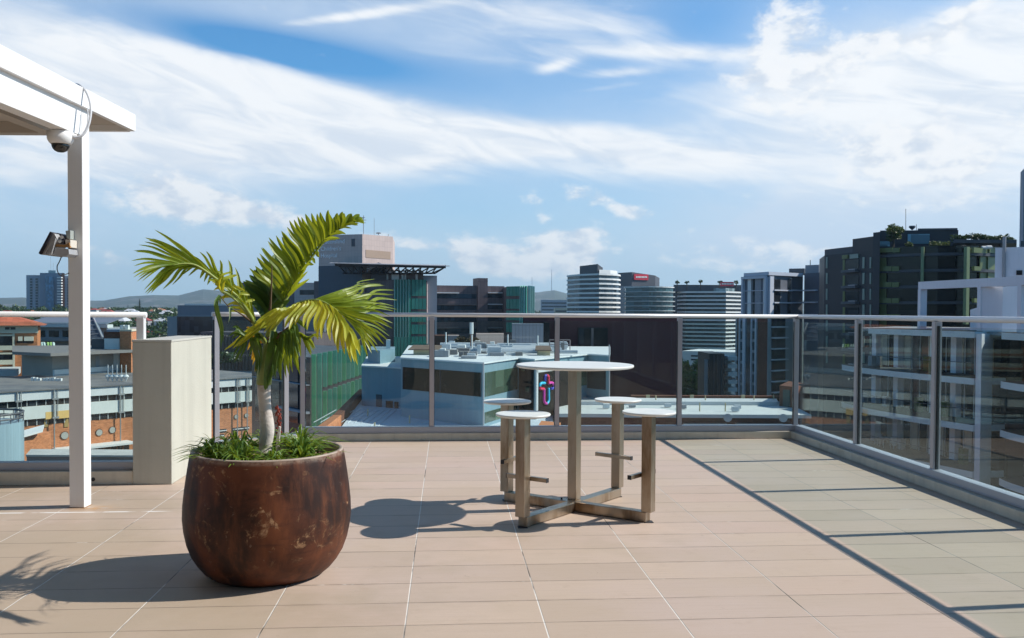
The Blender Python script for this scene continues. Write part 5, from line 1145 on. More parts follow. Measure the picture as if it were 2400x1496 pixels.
MB().prism([gp(1449, 667), gp(1480, 651), gp(1480, 650.8), gp(1449, 666.5)], GZ, zat(1460, 671, 660)).build('grey_base', gry, sg)
gt = thing('glass_balcony_tower', 'teal glass tower with thin curved balcony slabs below the red sign', 'building', (*gp(1520, 560), GZ))
fg = [gp(1466, 575), gp(1520, 560)]+arc(1520, 560, 1577, 572, 3, 5)[1:]
MB().prism(back_pts(fg, 20), GZ, zat(1520, 671, 560)).build('glass_body', glass_dark('teal_glass', (.02, .06, .07), .1), gt)
c = Vector(gp(1520, 572))
for k in range(8):
    z = zat(1520, 671.5+k*11.2, 560); pp = [tuple(Vector(p)+(Vector(p)-c).normalized()*(1.4 if k else .8)) for p in fg]
    MB().prism(back_pts(pp, 18), z-.55, z).build('floor_slab', stone_w if k == 0 else mat('grey_slab', (.42, .45, .45), .6), gt)
dt = thing('dark_slab_tower', 'dark charcoal tower with narrow vertical ribs left of the wide striped tower', 'building', (*gp(1590, 640), GZ))
MB().prism(back_pts([gp(1568, 650), gp(1612, 645)], 30), GZ, zat(1590, 672, 646)).build('wall', mat('navy_wall', (.05, .06, .08), .5, vs=.03), dt)
Wdt = Wall(gp(1568, 650), gp(1612, 645))
for x in (1583, 1590, 1597, 1604): Wdt.pbox(MB(), x, 680, x+2, 760, 0, .6).build('rib', mat('rib_blue', (.10, .12, .15), .5), dt)
fw = [gp(1608, 632), gp(1700, 622), gp(1742, 640)]
s2, zt2, fp2 = striped('wide_striped_tower', 'wide tower of white horizontal balcony bands with palms on its roof', fw, 24, 683, 9.45, 17, dk, .8, 1.05)
MB().prism([gp(1578, 640), gp(1740, 640), gp(1740, 660), gp(1578, 660)], zt2, zat(1660, 668, 640)).build('roof_storey', dgr, s2)
MB().prism([gp(1672, 634), gp(1700, 630), gp(1722, 636), gp(1715, 645), gp(1680, 645)], zt2, zt2+2.4).build('glass_pavilion', glass_dark('pavilion_glass', (.2, .26, .26), .2), s2)
Wall(gp(1686, 637), gp(1722, 637)).pbox(MB(), 1688, 661, 1719, 671, 0, .8).build('sign_board', redm, s2)
for k in range(7): Wall(gp(1686, 637), gp(1722, 637)).pbox(MB(), 1691+k*3.8, 664, 1693.6+k*3.8, 667.5, .8, 1.0).build('sign_letter', stone_w, s2)
# low white buildings at its foot
lw_ = thing('stepped_white_block', 'low stepped white building at the foot of the wide striped tower', 'building', (*gp(1640, 330), GZ))
body('wall', lw_, back_pts([gp(1600, 335), gp(1725, 325)], 20), GZ, zat(1640, 824, 330), wht)
for y in (834, 843, 857, 870, 883): Wall(gp(1600, 335), gp(1725, 325)).pbox(MB(), 1620, y, 1722, y+3.5, 0, .2).build('window_band', dk, lw_)
bk = thing('black_ribbed_block', 'near-black ribbed block standing between the tree and the grey flats', 'building', (*gp(1680, 200), GZ))
body('wall', bk, [gp(1652, 200), gp(1662.8, 200), gp(1662.8, 212), gp(1654, 212)], GZ, zat(1660, 842, 203), gry)
body('ribbed_wall', bk, back_pts([gp(1663, 199), gp(1699, 199)], 12), GZ, zat(1680, 829, 199), mat('black_wall', (.028, .026, .03), .5))
for x in (1672, 1681, 1690): Wall(gp(1663, 199), gp(1699, 199)).pbox(MB(), x, 832, x+1.5, 960, 0, .25).build('rib', dgr, bk)
for k in range(6): a = at(1708, 842+k*18, 203); MB().box(a.x-.9, a.x+1.2, 200, 204, a.z-.15, a.z+.75).build('balcony', wht, bk)
body('side_wall', bk, back_pts([gp(1699.5, 204), gp(1716, 204)], 8), GZ, zat(1705, 835, 204), wht)

# ---- grey flats
f17 = thing('grey_framed_flats', 'tall grey flats with pale frames and stacks of dark balconies', 'building', (*gp(1800, 232), GZ))
c0, c1_, c2_ = gp(1724, 246), gp(1801, 232), gp(1874, 240)
zt = zat(1801, 640, 232)
lavf = mat('pale_frame', (.56, .59, .66), .6, vs=.1, var=.05); gw = mat('mid_grey_wall', (.15, .16, .19), .6, vs=.1, var=.08)
body('wall', f17, [gp(1743, 242), c1_, gp(1853, 238), gp(1853, 256), gp(1743, 256)], zat(1801, 735, 232), zt-.6, gw)
body('lower_wall', f17, [c0, c1_, c2_, gp(1874, 258), gp(1724, 258)], GZ, zat(1801, 735, 232)-.003, mat('light_grey_wall', (.30, .34, .37), .6, vs=.1, var=.06))
MB().prism([gp(1742, 241.5), gp(1801, 231.3), gp(1881, 240), gp(1881, 250), gp(1742, 252)], zt-.597, [zt-.6+.9]*5).build('roof_slab', lavf, f17)
Wu, Wv = Wall(gp(1743, 242), c1_), Wall(c1_, gp(1853, 238))
for x0, x1, mm, o in ((1742.5, 1746, lavf, .8), (1797, 1800.8, lavf, .8), (1753, 1761, stone_w, .15), (1765, 1769, dk, .12), (1770, 1784, mat('curtain_glass', (.25, .27, .31), .3), .12), (1790, 1796, stone_w, .15)):
    Wu.pbox(MB(), x0, 650, x1, 738, 0, o).build('panel', mm, f17)
Wu.pbox(MB(), 1743, 648, 1800, 654, .2, .9).build('lintel', lavf, f17)
for y in (681, 710): Wu.pbox(MB(), 1746, y, 1797, y+1.6, .15, .5).build('slab_edge', lavf, f17)
Wv.pbox(MB(), 1801.2, 648, 1810, 738, 0, .5).build('panel', lavf, f17)
for x0, x1 in ((1812, 1828), (1846, 1853)): Wv.pbox(MB(), x0, 654, x1, 738, 0, .12).build('window', dk, f17)
for y in (681, 710): Wv.pbox(MB(), 1810, y-1.5, 1853, y+1.5, .12, .8).build('slab_edge', lavf, f17)
Wm, Wn = Wall(c0, c1_), Wall(c1_, c2_)
for x0, x1, mm, o in ((1727, 1733, dk, .1), (1749, 1761, dk2, .1), (1775, 1798, brick_d, .1), (1734, 1736, lavf, .5), (1742, 1748, lavf, .4), (1762, 1764, lavf, .5), (1771, 1774, lavf, .4)):
    Wm.pbox(MB(), x0, 745, x1, 960, 0, o).build('strip', mm, f17)
for k in range(9):
    y = 750+k*25.4
    for x0, x1 in ((1736.5, 1741.5), (1764.5, 1770.5)): Wm.pbox(MB(), x0, y+1, x1, y+20, 0, .15).build('window', dk2, f17)
    Wn.pbox(MB(), 1808, y-7, 1840, y+15, 0, .12).build('balcony_recess', dk, f17)
    Wn.pbox(MB(), 1807, y+15.2, 1841, y+18, .0, 1.0).build('balcony_slab', lavf, f17)
body('upper_block', f17, [gp(1853.5, 239), gp(1881, 241), gp(1881, 256), gp(1853.5, 256)], GZ, zt-.6, mat('slate_infill', (.09, .10, .125), .6))
for y in (681, 710): Wall(gp(1853.5, 239), gp(1881, 241)).pbox(MB(), 1854, y-1.5, 1880, y+1.5, 0, .6).build('slab_edge', lavf, f17)
f18 = thing('slate_flats', 'darker slate flats with white sills stepping up to the green-glass block', 'building', (*gp(1900, 236), GZ))
body('wall', f18, back_pts([gp(1884, 238), gp(1922, 232)], 18), GZ, zat(1900, 640, 235), mat('slate_infill2', (.10, .11, .14), .6))
body('roof_room', f18, back_pts([gp(1848, 246), gp(1884, 244)], 8), zt-.6+.9, zat(1860, 630, 246), dgr); body('roof_room', f18, back_pts([gp(1886, 240), gp(1918, 237)], 10), zat(1900, 640, 235)+.003, zat(1900, 622, 240), mat('grey_room', (.26, .27, .30), .6))
for y in (681, 709, 738): Wall(gp(1884, 238), gp(1922, 232)).pbox(MB(), 1887, y-1.5, 1917, y+1.5, 0, .8).build('sill', lavf, f18)
c = at(1899, 621, 240); MB().tube([(c.x, c.y, c.z-.5), (c.x, c.y, c.z+1.3)], .1, 5).build('mast', dgr, f18)

# ---- dark block with green glass
Q = thing('green_glass_flats', 'near-black curved flats with yellow-green glass panels and a planted roof', 'building', (*gp(2100, 180), GZ))
q0, q1, q2 = gp(1919, 210), gp(1931, 196), gp(2057, 178)
cur = arc(2057, 178, 2350, 176, 7, 8); navy = mat('navy_panel', (.022, .026, .036), .5, vs=.1, var=.15)
ztL = zat(1931, 606, 196); ztR = zat(2080, 582, 178)
body('left_wall', Q, [q0, q1, q2, gp(2057, 205), gp(1919, 215)], GZ, zat(1990, 592, 186), navy)
body('curved_glass', Q, cur+[gp(2350, 205), gp(2057, 205)], GZ, ztR, glass_dark('black_glass', (.006, .008, .008), .14, .25))
body('corner_shaft', Q, [gp(2044, 177.5), gp(2060, 175.8), gp(2060, 190), gp(2044, 190)], GZ, zat(2050, 545, 177), navy)
body('stepped_top', Q, [gp(1931, 198), gp(1996, 188), gp(1996, 204), gp(1931, 206)], zat(1990, 592, 186)-.4, zat(1960, 581, 192), dgr)
body('stepped_top', Q, [gp(1996, 187), gp(2044, 180), gp(2044, 204), gp(1996, 204)], zat(1990, 592, 186)-.4, zat(2020, 558, 184), navy)
body('penthouse', Q, [gp(2060, 188), gp(2243, 186), gp(2243, 203), gp(2060, 203)], ztR, zat(2150, 540, 187), navy)
body('penthouse_top', Q, [gp(2148, 187), gp(2241, 185.5), gp(2241, 203), gp(2148, 203)], zat(2150, 540, 187)+.003, zat(2190, 536, 187), dgr)
Wph = Wall(gp(2060, 188), gp(2243, 186)); Wph.pbox(MB(), 2127, 549, 2178, 572, 0, .2).build('penthouse_window', glass_dark('sky_glass', (.12, .22, .26), .1), Q)
Wph.pbox(MB(), 2060, 566, 2085, 578, 0, .2).build('penthouse_window', MATS["sky_glass"], Q)
yg = mat('yellow_green_panel', (.15, .18, .06), .35, vs=.15, var=.12); slit = mat('slit_glass', (.26, .33, .28), .3, vs=.1)
WL = Wall(q1, q2)
for k in range(7):
    y = 601+k*37
    for x0, x1 in ((1936.5, 1940), (2022, 2027), (2039, 2042.5)): WL.pbox(MB(), x0, y+2, x1, y+28, 0, .1).build('slit_window', slit, Q)
    WL.pbox(MB(), 1976, y+8, 1981, y+34, 0, .12).build('green_panel', yg, Q)
    WL.pbox(MB(), 1982, y+9, 2013, y+31, 0, .10).build('balcony_recess', dk, Q)
    WL.pbox(MB(), 1980, y+32, 2014, y+38, .0, 1.0).build('balcony_slab', mat('slate_slab', (.10, .11, .13), .6), Q)
    WL.pbox(MB(), 1996, y+30, 2012, y+31.5, .3, .9).build('balcony_rail', ltst, Q)
WL.pbox(MB(), 1976, 598, 1989, 607, 0, .3).build('green_panel', yg, Q); WL.pbox(MB(), 1994, 596, 2014, 606, 0, .3).build('roof_glass', slit, Q)
cw = [Wall(cur[i], cur[i+1]) for i in range(8)]
cpx = [2057+(2350-2057)*i/8 for i in range(9)]
def onc(x0, x1, y0, y1, d1, name, m):
    for i in range(8):
        a, b = max(x0, cpx[i]), min(x1, cpx[i+1])
        if b-a > 1.5: cw[i].pbox(MB(), a, y0, b, y1, 0, d1).build(name, m, Q)
op = [tuple(Vector(p)+Vector((0, -.9))) for p in cur]
for k in range(8):
    z = zat(2150, 594+k*37.5, 172); MB().prism(op+[gp(2350, 190), gp(2057, 190)], z-.55, z).build('floor_slab', dgr, Q)
    y = 601+k*37.2
    if k == 0: onc(2060, 2110, 582, 592, .5, 'green_panel', yg); onc(2262, 2334, 582, 594, .5, 'green_panel', yg)
    onc(2062, 2078, y, y+32, .2, 'green_panel', yg); onc(2060, 2110, y+24, y+35, .9, 'green_panel', yg)
    onc(2295, 2334, y, y+32, .2, 'green_panel', yg); onc(2276, 2292, y+24, y+34, .6, 'green_panel', yg)
for x in (2163, 2252):
    i = int((x-2057)/36.7); cw[i].pbox(MB(), x-3.5, 580, x+3.5, 760, .9, 1.6).build('green_column', mat('pale_green_column', (.26, .33, .17), .5), Q)
pg = MB().prism([gp(2232, 172), gp(2380, 172), gp(2380, 184), gp(2232, 184)], zat(2300, 570, 172), zat(2300, 562, 172)).build('pergola', dgr, Q)
for x in (2258, 2290, 2320, 2345): a = at(x, 590, 173); MB().tube([tuple(a), (a.x, a.y, zat(2300, 570, 172))], .15, 5).build('pergola_post', dgr, Q)
for x, y in ((2245, 580), (2259, 580), (2307, 581), (2318, 580)): a = at(x, y, 171); MB().tube([(a.x-.5, a.y, a.z), (a.x+.5, a.y, a.z)], .35, 8).build('skylight', stone_w, Q)
for x, y0, y1 in ((2123, 490, 540), (2148, 526, 540)): a, b = at(x, y1, 190), at(x, y0, 190); MB().tube([tuple(a), tuple(b)], .07, 4).build('mast', gry, Q)
a = at(2138, 533, 190); MB().lathe([(.1, a.z-.6), (.7, a.z), (.65, a.z+.3)], a.x, a.y, 10).build('dish', dgr, Q)

# ---- white balcony building on the right
crown_early = mat('planter_green', (.05, .09, .03), .9, var=.4, vs=8)
V = thing('white_balcony_building', 'white flats with curved balcony slabs and open roof frame right beyond the balustrade', 'building', (*gp(2200, 62), GZ))
vw = mat('lavender_white', (.66, .68, .74), .6, vs=.25, var=.05, streak=.12); vs_ = mat('slab_white', (.58, .64, .68), .55, vs=.4, var=.05)
L0, L1 = gp(1975, 72), gp(2288, 57.2); R0, R1 = gp(2340, 55.5), gp(2700, 45)
WV = Wall(L0, L1)
body('glass_wall', V, [WV.pt(.6, 0, -2.4)[:2], WV.pt(WV.L, 0, -2.4)[:2], WV.pt(WV.L, 0, -14)[:2], WV.pt(0.6, 0, -14)[:2]], GZ, -.15, dk)
def slabcurve(Wl_, s0, s1, z, th, bul, dep=-2.39, name='balcony_slab'):
    p = [Wl_.pt(s0+(s1-s0)*i/14, 0, bul*math.sin(math.pi*(i/14)**.8))[:2] for i in range(15)]+[Wl_.pt(s1, 0, dep)[:2], Wl_.pt(s0, 0, dep)[:2]]
    o = MB().prism(p, z-th, z).build(name, vs_, V)
    c_ = [tuple((Vector(q)*.985+Vector((sum(x[0] for x in p), sum(x[1] for x in p)))/len(p)*.015)) for q in p]; MB().prism(c_, z+.003, z+.03).build('balcony_floor', mat('brown_deck', (.07, .05, .04), .7), V); return o
for k in range(7):
    z = .22-k*3.06
    slabcurve(WV, 0 if k else 3.5, WV.L-.1, z, .42, .9 if k else .1)
    r_b = MB(); pts = [WV.pt(.3+(WV.L-.6)*i/14, z+1.0, .8*math.sin(math.pi*(i/14)**.8)) for i in range(15)]
    if k:
        r_b.tube(pts, .025, 5); r_b.build('balcony_rail', dgr, V)
    for s in (1.2, 4.0, 8.2, 10.4, 13.0):
        if s < WV.L-.5: MB().prism([WV.pt(s, 0, -1.9)[:2], WV.pt(s+.55, 0, -1.9)[:2], WV.pt(s+.55, 0, -2.38)[:2], WV.pt(s, 0, -2.38)[:2]], z-3.05, z-.425).build('column', vw, V)
body('white_pier', V, [gp(2289, 57), gp(2302, 56.2), gp(2328, 57.6), gp(2330, 64), gp(2300, 64)], GZ, .1, vw)
for s in [x*.95+.8 for x in range(14)]:
    if s < WV.L-.8:
        for k in range(6):
            z = .22-(k+1)*3.06; WV.box(MB(), s, s+.07, z+.03, z+2.6, -2.39, -2.33).build('door_frame', mat('frame_pale', (.42, .45, .47), .5), V)
            if (int(s*7)+k*5) % 4 == 0: WV.box(MB(), s+.1, s+.8, z+.05, z+2.5, -2.385, -2.36).build('curtain', mat('curtain', (.42, .42, .38), .9, vs=6, stretch=(6, 6, .2), var=.3), V)
            if (int(s*9)+k*3) % 5 == 0: WV.box(MB(), s, s+.5, z+.03, z+.5+.3*((k+int(s)) % 3), -1.6, -1.2).build('balcony_planter', (brick_d, gry, crown_early)[(k+int(s)) % 3], V)
WR = Wall(R0, R1)
for s in [x*1.1+.6 for x in range(12)]:
    for k in range(6):
        z = .22-(k+1)*3.06; WR.box(MB(), s, s+.07, z+.03, z+2.6, -1.99, -1.93).build('door_frame', MATS['frame_pale'], V)
        if (int(s*7)+k*5) % 4 == 1: WR.box(MB(), s+.1, s+.9, z+.05, z+2.5, -1.985, -1.96).build('curtain', MATS['curtain'], V)
body('glass_wall', V, [WR.pt(0, 0, -2.0)[:2], WR.pt(WR.L, 0, -2.0)[:2], WR.pt(WR.L, 0, -14)[:2], WR.pt(0, 0, -14)[:2]], GZ, -.15, dk)
for k in range(7):
    z = .22-k*3.06; slabcurve(WR, .3, WR.L, z, .42, .8, -1.99)
    for s in (1.7, 5.2, 9): MB().prism([WR.pt(s, 0, -.6)[:2], WR.pt(s+.35, 0, -.6)[:2], WR.pt(s+.35, 0, -1.0)[:2], WR.pt(s, 0, -1.0)[:2]], z-2.64, z-.425+3.05-.43 if False else z-.425).build('column', vw, V)
# roof frame
Wz = Wall(gp(2151, 64.5), gp(2520, 49.5)); zf_ = zat(2151, 661, 64.5)
Wz.box(MB(), 0, Wz.L, zf_-.55, zf_, -.5, 0).build('roof_beam', vw, V)
for x0, x1 in ((2151, 2169), (2290, 2329), (2384, 2420)):
    s0, s1 = Wz.px(x0, 700)[0], Wz.px(x1, 700)[0]
    Wz.box(MB(), s0, s0+.35, .225, zf_-.553, -.5, 0).build('frame_post', vw, V)
    if x0 == 2290: MB().prism([Wz.pt(s0+.36, 0, -.1)[:2], Wz.pt(s0+1.25, 0, -.9)[:2], Wz.pt(s0+1.25, 0, -3)[:2], Wz.pt(s0+.36, 0, -3)[:2]], .225, zf_-.553).build('blue_wall', vw, V)
s0, s1 = Wz.px(2212, 720)[0], Wz.px(2289, 720)[0]
MB().prism([Wz.pt(s0, 0, -2)[:2], Wz.pt(s1, 0, -2)[:2], Wz.pt(s1, 0, -2.4)[:2], Wz.pt(s0, 0, -2.4)[:2]], .0, [zat(2212, 726, 62), zat(2289, 702, 59), zat(2289, 702, 59), zat(2212, 726, 62)]).build('raked_parapet', vw, V)
body('roof_deck', V, [gp(2010, 71), gp(2288, 58.5), gp(2700, 46), gp(2700, 70), gp(2100, 80)], .0, .2, gry)
body('stair_block', V, [gp(2330, 63), gp(2560, 60), gp(2560, 72), gp(2336, 74)], .203, zat(2337, 581, 63), vw)
Ws_ = Wall(gp(2330, 63), gp(2560, 60)); Ws_.pbox(MB(), 2382, 634, 2396, 645, 0, .1).build('window', dk, V)
MB().tube([tuple(Vector(Ws_.pt(Ws_.px(2352, 700)[0], .3, .15))), tuple(Vector(Ws_.pt(Ws_.px(2352, 700)[0], zat(2337, 556, 63), .15)))], .12, 8).build('downpipe', gry, V)
# furniture on the balcony below
ft = mat('pale_furniture', (.55, .58, .6), .5)
zfl = .22-3*3.06
for i, (s, o) in enumerate(((3.6, -1.0), (5.6, -1.0))):
    c_ = Vector(WV.pt(s, zfl, o)); th = thing('balcony_chair', ('pale chair at the left end of the small balcony table', 'pale chair at the right end of the small balcony table')[i], 'chair', tuple(c_), 0, 'balcony furniture')
    MB().box(c_.x-.25, c_.x+.25, c_.y-.25, c_.y+.25, c_.z+.42, c_.z+.47).build('seat', ft, th); MB().box(c_.x-.25, c_.x+.25, c_.y+.2, c_.y+.25, c_.z+.471, c_.z+.9).build('backrest', ft, th)
    for a in (-.22, .22):
        for b in (-.22, .22): MB().tube([(c_.x+a, c_.y+b, c_.z), (c_.x+a, c_.y+b, c_.z+.42)], .02, 6).build('leg', ft, th)
c_ = Vector(WV.pt(4.6, zfl, -1.0)); th = thing('balcony_table', 'small pale table between two chairs on the white building balcony', 'table', tuple(c_))
MB().box(c_.x-.45, c_.x+.45, c_.y-.4, c_.y+.4, c_.z+.72, c_.z+.76).build('table_top', ft, th)
for a in (-.4, .4):
    for b in (-.35, .35): MB().tube([(c_.x+a, c_.y+b, c_.z), (c_.x+a, c_.y+b, c_.z+.72)], .025, 6).build('leg', ft, th)
# tall glass tower, right edge
e_ = thing('edge_glass_tower', 'tall blue-grey glass tower cut by the right edge of the picture', 'building', (*gp(2420, 130), GZ))
MB().prism([gp(2387, 130), gp(2394, 127), gp(2560, 124), gp(2560, 150), gp(2392, 150)], GZ, zat(2400, 402, 128)).build('glass_body', glass_dark('steel_glass', (.06, .10, .14), .12, .8), e_)
MB().prism([gp(2386, 129.5), gp(2393.5, 126.5), gp(2394.5, 126.5), gp(2388, 129.6)], GZ, zat(2400, 400, 128)).build('corner_trim', lav, e_)
body('plinth', e_, [gp(2389, 118), gp(2560, 118), gp(2560, 123), gp(2389, 123)], GZ, zat(2400, 565, 118), dgr)

# ================================================================== VEGETATION AND SUBURBS
crown_m = leaf_mat('tree_leaf', (.022, .050, .014), (.060, .105, .026), .15, .5)
crown_l = leaf_mat('tree_leaf_light', (.045, .085, .020), (.10, .15, .035), .2, .5)
trunk_m = mat('tree_trunk', (.10, .075, .055), .9)
def leafcloud(mb, c, R, n, size, rn, flat=.75, clumps=14):
    cs = []
    for _ in range(clumps):
        while True:
            p = Vector((rn.uniform(-1, 1), rn.uniform(-1, 1), rn.uniform(-1, 1)))
            if .25 < p.length < 1: break
        cs.append((Vector((p.x*R*.72, p.y*R*.72, p.z*R*.72*flat)), R*rn.uniform(.28, .48)))
    for i in range(n):
        k, r = cs[rn.randrange(clumps)]; d = Vector((rn.gauss(0, 1), rn.gauss(0, 1), rn.gauss(0, 1))).normalized()*r*rn.uniform(.55, 1.05)
        p = Vector(c)+k+Vector((d.x, d.y, d.z*.85)); a = Vector((rn.gauss(0, 1), rn.gauss(0, 1), rn.gauss(0, .7))).normalized(); b = a.cross(Vector((rn.gauss(0, 1), rn.gauss(0, 1), rn.gauss(0, 1)))).normalized(); s = size*rn.uniform(.6, 1.3)
        mb.quad(tuple(p-a*s-b*s*.5), tuple(p+a*s-b*s*.5), tuple(p+a*s+b*s*.5), tuple(p-a*s*.7+b*s*.5))
def tree(name, label, x, y, zb, h, R, n, size, m=None, group=None, seed=0, flat=.85, clumps=16):
    rn = random.Random(seed); t = thing(name, label, 'tree', (x, y, zb), 0, group)
    tk = MB(); top = zb+h-R*.8; tk.tube([(x, y, zb), (x+.1*R, y, zb+(top-zb)*.5), (x, y, top)], [R*.10, R*.075, R*.04], 7)
    for i in range(5):
        a = rn.random()*6.28; z0_ = zb+(top-zb)*rn.uniform(.5, .9); tk.tube([(x, y, z0_), (x+R*.45*math.cos(a), y+R*.45*math.sin(a), z0_+R*.6)], [R*.045, R*.015], 5)
    tk.build('trunk', trunk_m, t); c = MB(); leafcloud(c, (x, y, zb+h-R*flat), R, n, size, rn, flat, clumps); c.build('crown', m or crown_m, t); return t
c = at(1620, 880, 240); tree('street_tree', 'tall dark green tree between the brown building and the black ribbed block', c.x, c.y, GZ, c.z-GZ+6.3, 5.8, 5200, .36, leaf_mat('fresh_leaf', (.07, .13, .025), (.16, .24, .05), .25, .5), seed=1, flat=1.3, clumps=30)
c = at(1601, 905, 235); tree('street_tree', 'smaller bushy tree low at the edge of the brown building', c.x, c.y, GZ, c.z-GZ+3, 3.6, 1800, .33, crown_l, seed=2, flat=1.1)
c = at(2093, 552, 181); zr2 = ztR
tree('roof_tree', 'umbrella-shaped tree growing on the green-glass flats roof', c.x, c.y, zr2, zat(2093, 526, 181)-zr2, 2.3, 1700, .17, crown_l, seed=3, flat=.7)
for i, (px, py, R, l) in enumerate(((2190, 580, 1.2, 'low feathery shrub on the planted roof edge, left one'), (2212, 581, 1.7, 'widest feathery shrub spilling over the planted roof edge'), (2130, 578, 1.0, 'small shrub beside the roof tree on the planted roof'))):
    c = at(px, py, 175); rn = random.Random(i); t = thing('roof_shrub', l, 'shrub', (c.x, c.y, zr2), 0, 'shrubs on the planted roof'); mbx = MB(); leafcloud(mbx, (c.x, c.y, zr2+.5), R, 500, .15, rn, .5); mbx.build('foliage', crown_l, t)
    MB().tube([(c.x, c.y, zr2), (c.x, c.y, zr2+.5)], .08, 5).build('stem', trunk_m, t)
c = at(2305, 558, 176); mbx = MB(); rn = random.Random(6)
for px in range(2240, 2372, 10): leafcloud(mbx, at(px, 557+3*math.sin(px*.09)+(4 if px > 2330 else 0), 177), 1.25, 240, .16, rn, .6, 8)
tag(mbx.build('pergola_vine', crown_m), 'dense vine growing along the roof pergola of the dark flats', 'vine')
for i, (px, py) in enumerate(((1587, 663), (1610, 663), (1642, 661), (1686, 662), (1726, 663))):
    c = at(px, py, 640); t = thing('roof_palm', ('far left', 'second from left', 'middle', 'second from right', 'far right')[i]+' palm in the row on the wide striped tower roof', 'palm', (c.x, c.y, zt2), 0, 'palms on the striped tower roof')
    MB().tube([(c.x, c.y, zt2), (c.x, c.y, c.z)], .35, 5).build('trunk', trunk_m, t); mbx = MB(); leafcloud(mbx, (c.x, c.y, c.z+.3), 2.2, 140, .45, random.Random(i), .45, 8); mbx.build('crown', crown_m, t)
# podium planting by the hospital (planter greenery as parts of the wing)
mbx = MB(); rn = random.Random(9)
for px in range(503, 552, 6): leafcloud(mbx, at(px, 842+3*math.sin(px), 227), 2.2, 260, .3, rn, .7, 8)
mbx.build('planting', crown_m, b8w)
mbx = MB()
for px in range(1078, 1118, 8): leafcloud(mbx, at(px, 800+6*math.sin(px), 266), 2.0, 200, .3, rn, .8, 8)
mbx.build('planting', mat('dry_hedge', (.12, .09, .05), .9), H)
# Norfolk pine and hill trees
def conifer(px, pyt, pyb, D, w_, lab, seed):
    a, b = at(px, pyt, D), at(px, pyb, D); rn = random.Random(seed); t = thing('pine_tree', lab, 'tree', (b.x, b.y, b.z)); mbx = MB(); hh = a.z-b.z
    MB().tube([tuple(b), tuple(a)], [hh*.03, hh*.006], 6).build('trunk', trunk_m, t)
    for i in range(1500):
        k = rn.random()**.7; r = (1-(1-k))*0+(1-k)*0; tz_ = a.z-hh*k*.9; lay = .65+.35*math.cos(k*60); rr = w_*k*.9*lay*rn.uniform(.3, 1); an_ = rn.random()*6.28
        p = Vector((a.x+rr*math.cos(an_), a.y+rr*math.sin(an_), tz_)); s = hh*.022*rn.uniform(.6, 1.4); q = Vector((math.cos(an_), math.sin(an_), .25))
        mbx.quad(tuple(p-q*s*1.5), tuple(p+Vector((-q.y, q.x, 0))*s*.6), tuple(p+q*s*1.5), tuple(p-Vector((-q.y, q.x, 0))*s*.6))
    mbx.build('crown', crown_m, t)
conifer(327, 701, 745, 900, 7.5, 'dark layered Norfolk pine standing above the suburb', 1)
conifer(300, 715, 735, 1500, 7, 'smaller far pine left of the Norfolk pine', 2)
# suburb: houses and trees on the rising ground
rn = random.Random(21)
hm = [mat('house_white', (.62, .62, .60), .7, vs=.1), mat('house_cream', (.52, .46, .36), .7, vs=.1), mat('house_grey', (.30, .31, .33), .7, vs=.1)]
rm_ = [mat('tin_roof', (.55, .57, .60), .5, vs=.1), mat('red_roof', (.30, .07, .06), .7, vs=.1), mat('slate_roof', (.16, .17, .19), .7, vs=.1), mat('terracotta_roof', (.36, .16, .10), .8, vs=.1)]
hn = 0
def house(px, D, w_, h_, m1, m2, label, group='houses in the suburb on the rise'):
    r = D/math.cos(math.atan((px-CX)/FPX)); a = math.atan((px-CX)/FPX); x, y = gp(px, D); z = tz(r, a)-.5; t = thing('suburb_house', label, 'house', (x, y, z), 0, group)
    MB().box(x-w_/2, x+w_/2, y, y+w_*.8, z, z+h_).build('wall', m1, t)
    o = MB(); e = .6; o.v = [(x-w_/2-e, y-e, z+h_+.01), (x+w_/2+e, y-e, z+h_+.01), (x+w_/2+e, y+w_*.8+e, z+h_+.01), (x-w_/2-e, y+w_*.8+e, z+h_+.01), (x-w_*.2, y+w_*.4, z+h_+w_*.26), (x+w_*.2, y+w_*.4, z+h_+w_*.26)]
    o.f = [(0, 1, 5, 4), (1, 2, 5), (2, 3, 4, 5), (3, 0, 4), (3, 2, 1, 0)]; o.build('roof', m2, t)
    for k in (-.28, .1): MB().box(x+w_*k, x+w_*(k+.16), y-.08, y+.02, z+h_*.4, z+h_*.75).build('window', dk, t)
house(346, 520, 9, 3.5, hm[2], rm_[1], 'house with crimson roof just right of the left balustrade end')
house(263, 640, 17, 4.5, hm[0], rm_[0], 'broad white-roofed house behind the white post on its right')
house(375, 640, 9, 5, hm[0], rm_[0], 'pale roofed house under the Norfolk pine, right side')
house(8, 640, 13, 7, hm[0], rm_[1], 'white house with red roof at the far left edge')
house(67, 800, 10, 5, hm[1], rm_[3], 'terracotta roofed house in the trees below the hill tower')
house(218, 800, 6, 9, hm[0], rm_[1], 'narrow pink and red roofed house just right of the white post')
for i in range(38):
    px = rn.choice([rn.uniform(214, 395), rn.uniform(214, 395), rn.uniform(-60, 165)]); D = rn.choice([rn.uniform(460, 1000), rn.uniform(700, 1500)]); 
    i1, i2 = rn.randrange(3), rn.randrange(4)
    house(px, D, rn.uniform(8, 15), rn.uniform(3, 6.5), hm[i1], rm_[i2], 'small far house, %s walls, %s roof, in trees %s the post' % (('white', 'cream', 'grey')[i1], ('pale tin', 'dark red', 'slate grey', 'terracotta')[i2], 'right of' if px > 190 else 'left of'), 'half hidden houses of the far suburb')
wd = MB(); rn = random.Random(31)
def wooded(px, D, R, hgt):
    a = math.atan((px-CX)/FPX); r = D/math.cos(a); x, y = gp(px, D); leafcloud(wd, (x, y, tz(r, a)+hgt), R, int(70+R*10), R*.16, rn, .8, 7)
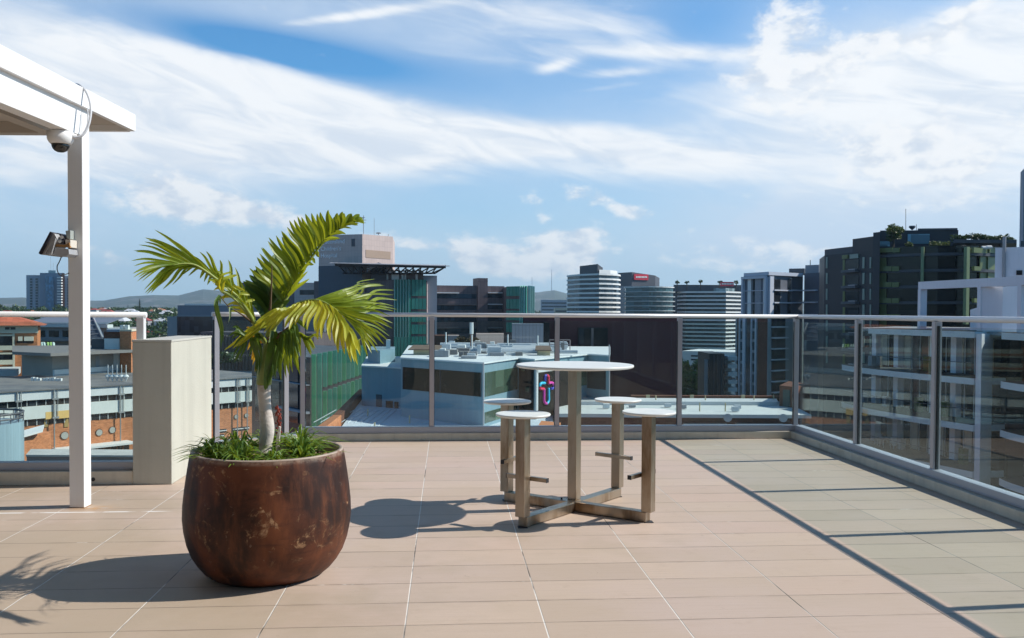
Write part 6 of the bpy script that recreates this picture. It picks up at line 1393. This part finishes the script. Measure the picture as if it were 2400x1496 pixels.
for i in range(520):
    px = rn.choice([rn.uniform(205, 420), rn.uniform(205, 420), rn.uniform(-150, 180), rn.uniform(380, 700)]); D = rn.choice([rn.uniform(430, 800), rn.uniform(600, 1300), rn.uniform(1000, 2200)])
    wooded(px, D, rn.uniform(3, 6.5)*(1+D/2500), rn.uniform(1.5, 4))
for i in range(70): wooded(rn.uniform(-150, 165), rn.uniform(700, 820), rn.uniform(4, 7), rn.uniform(3, 8.5))
for i in range(260): wooded(rn.uniform(1150, 1700), rn.uniform(1300, 2600), rn.uniform(6, 14), rn.uniform(1, 5))
tag(wd.build('suburb_woodland', crown_m), 'mass of dark green trees filling the far suburb', 'woodland', kind='stuff')
# hazy mid-distance blocks under the right-hand hill
for (x0, x1, yt, D, mm, l) in ((1268, 1330, 703, 1300, lav, 'low hazy grey block under the blue hill'), (1331, 1357, 701, 1050, hm[0], 'small white block beside the slim striped tower'), (1300, 1345, 722, 900, hm[1], 'long low cream block on the skyline under the hill')):
    t = thing('far_block', l, 'building', (*gp(x0, D), -38)); MB().prism(back_pts([gp(x0, D), gp(x1, D)], 20), -38, zat(x0, yt, D)).build('wall', mm, t)
    W_ = Wall(gp(x0, D), gp(x1, D))
    for y in (yt+6, yt+14, yt+22): W_.pbox(MB(), x0+2, y, x1-2, y+3.2, 0, .3).build('window_band', dk2, t)
for x, y0 in ((1293, 632), (1247, 650)):
    a, b = at(x, 684 if x > 1280 else 705, 7400), at(x, y0, 7400); o = MB(); o.tube([tuple(a+Vector((0, 0, -20))), tuple(b)], [4, 2], 5); tag(o.build('radio_mast', mat('mast_grey', (.4, .4, .42), .6)), 'thin radio mast on the blue hill'+(' summit' if x > 1280 else ' shoulder, left of the summit'), 'mast')

# ---- unseen dark block added behind the camera to cut sky light on the terrace
ph = thing('sky_light_blocker', 'unseen tall dark block added behind the terrace to hold back sky light', 'building', (-2, -5.5, 0), 0, None, 'T')
MB('T').prism([(-16, -4.6), (9, -4.6), (9, -14), (-16, -14)], -30, 24).build('wall', mat('blocker_wall', (.12, .105, .095), .7), ph)
for u in (-10, -7, -4, -1, 1.4): MB('T').box(u, u+2.2, -4.61, -4.55, .1, 2.5).build('sliding_door', dk, ph)

# ---- air
hz_ = bpy.data.materials.new('haze_air'); hz_.use_nodes = True; t = hz_.node_tree; t.nodes.remove(t.nodes['Principled BSDF'])
pv = t.nodes.new('ShaderNodeVolumePrincipled'); pv.inputs['Color'].default_value = (.60, .82, 1, 1); pv.inputs['Density'].default_value = 0.00008; pv.inputs['Anisotropy'].default_value = 0.2
t.links.new(pv.outputs[0], t.nodes['Material Output'].inputs['Volume'])
tag(MB().box(-10500, 10500, -300, 8900, GZ-12, 420).build('haze', hz_), kind='stuff')
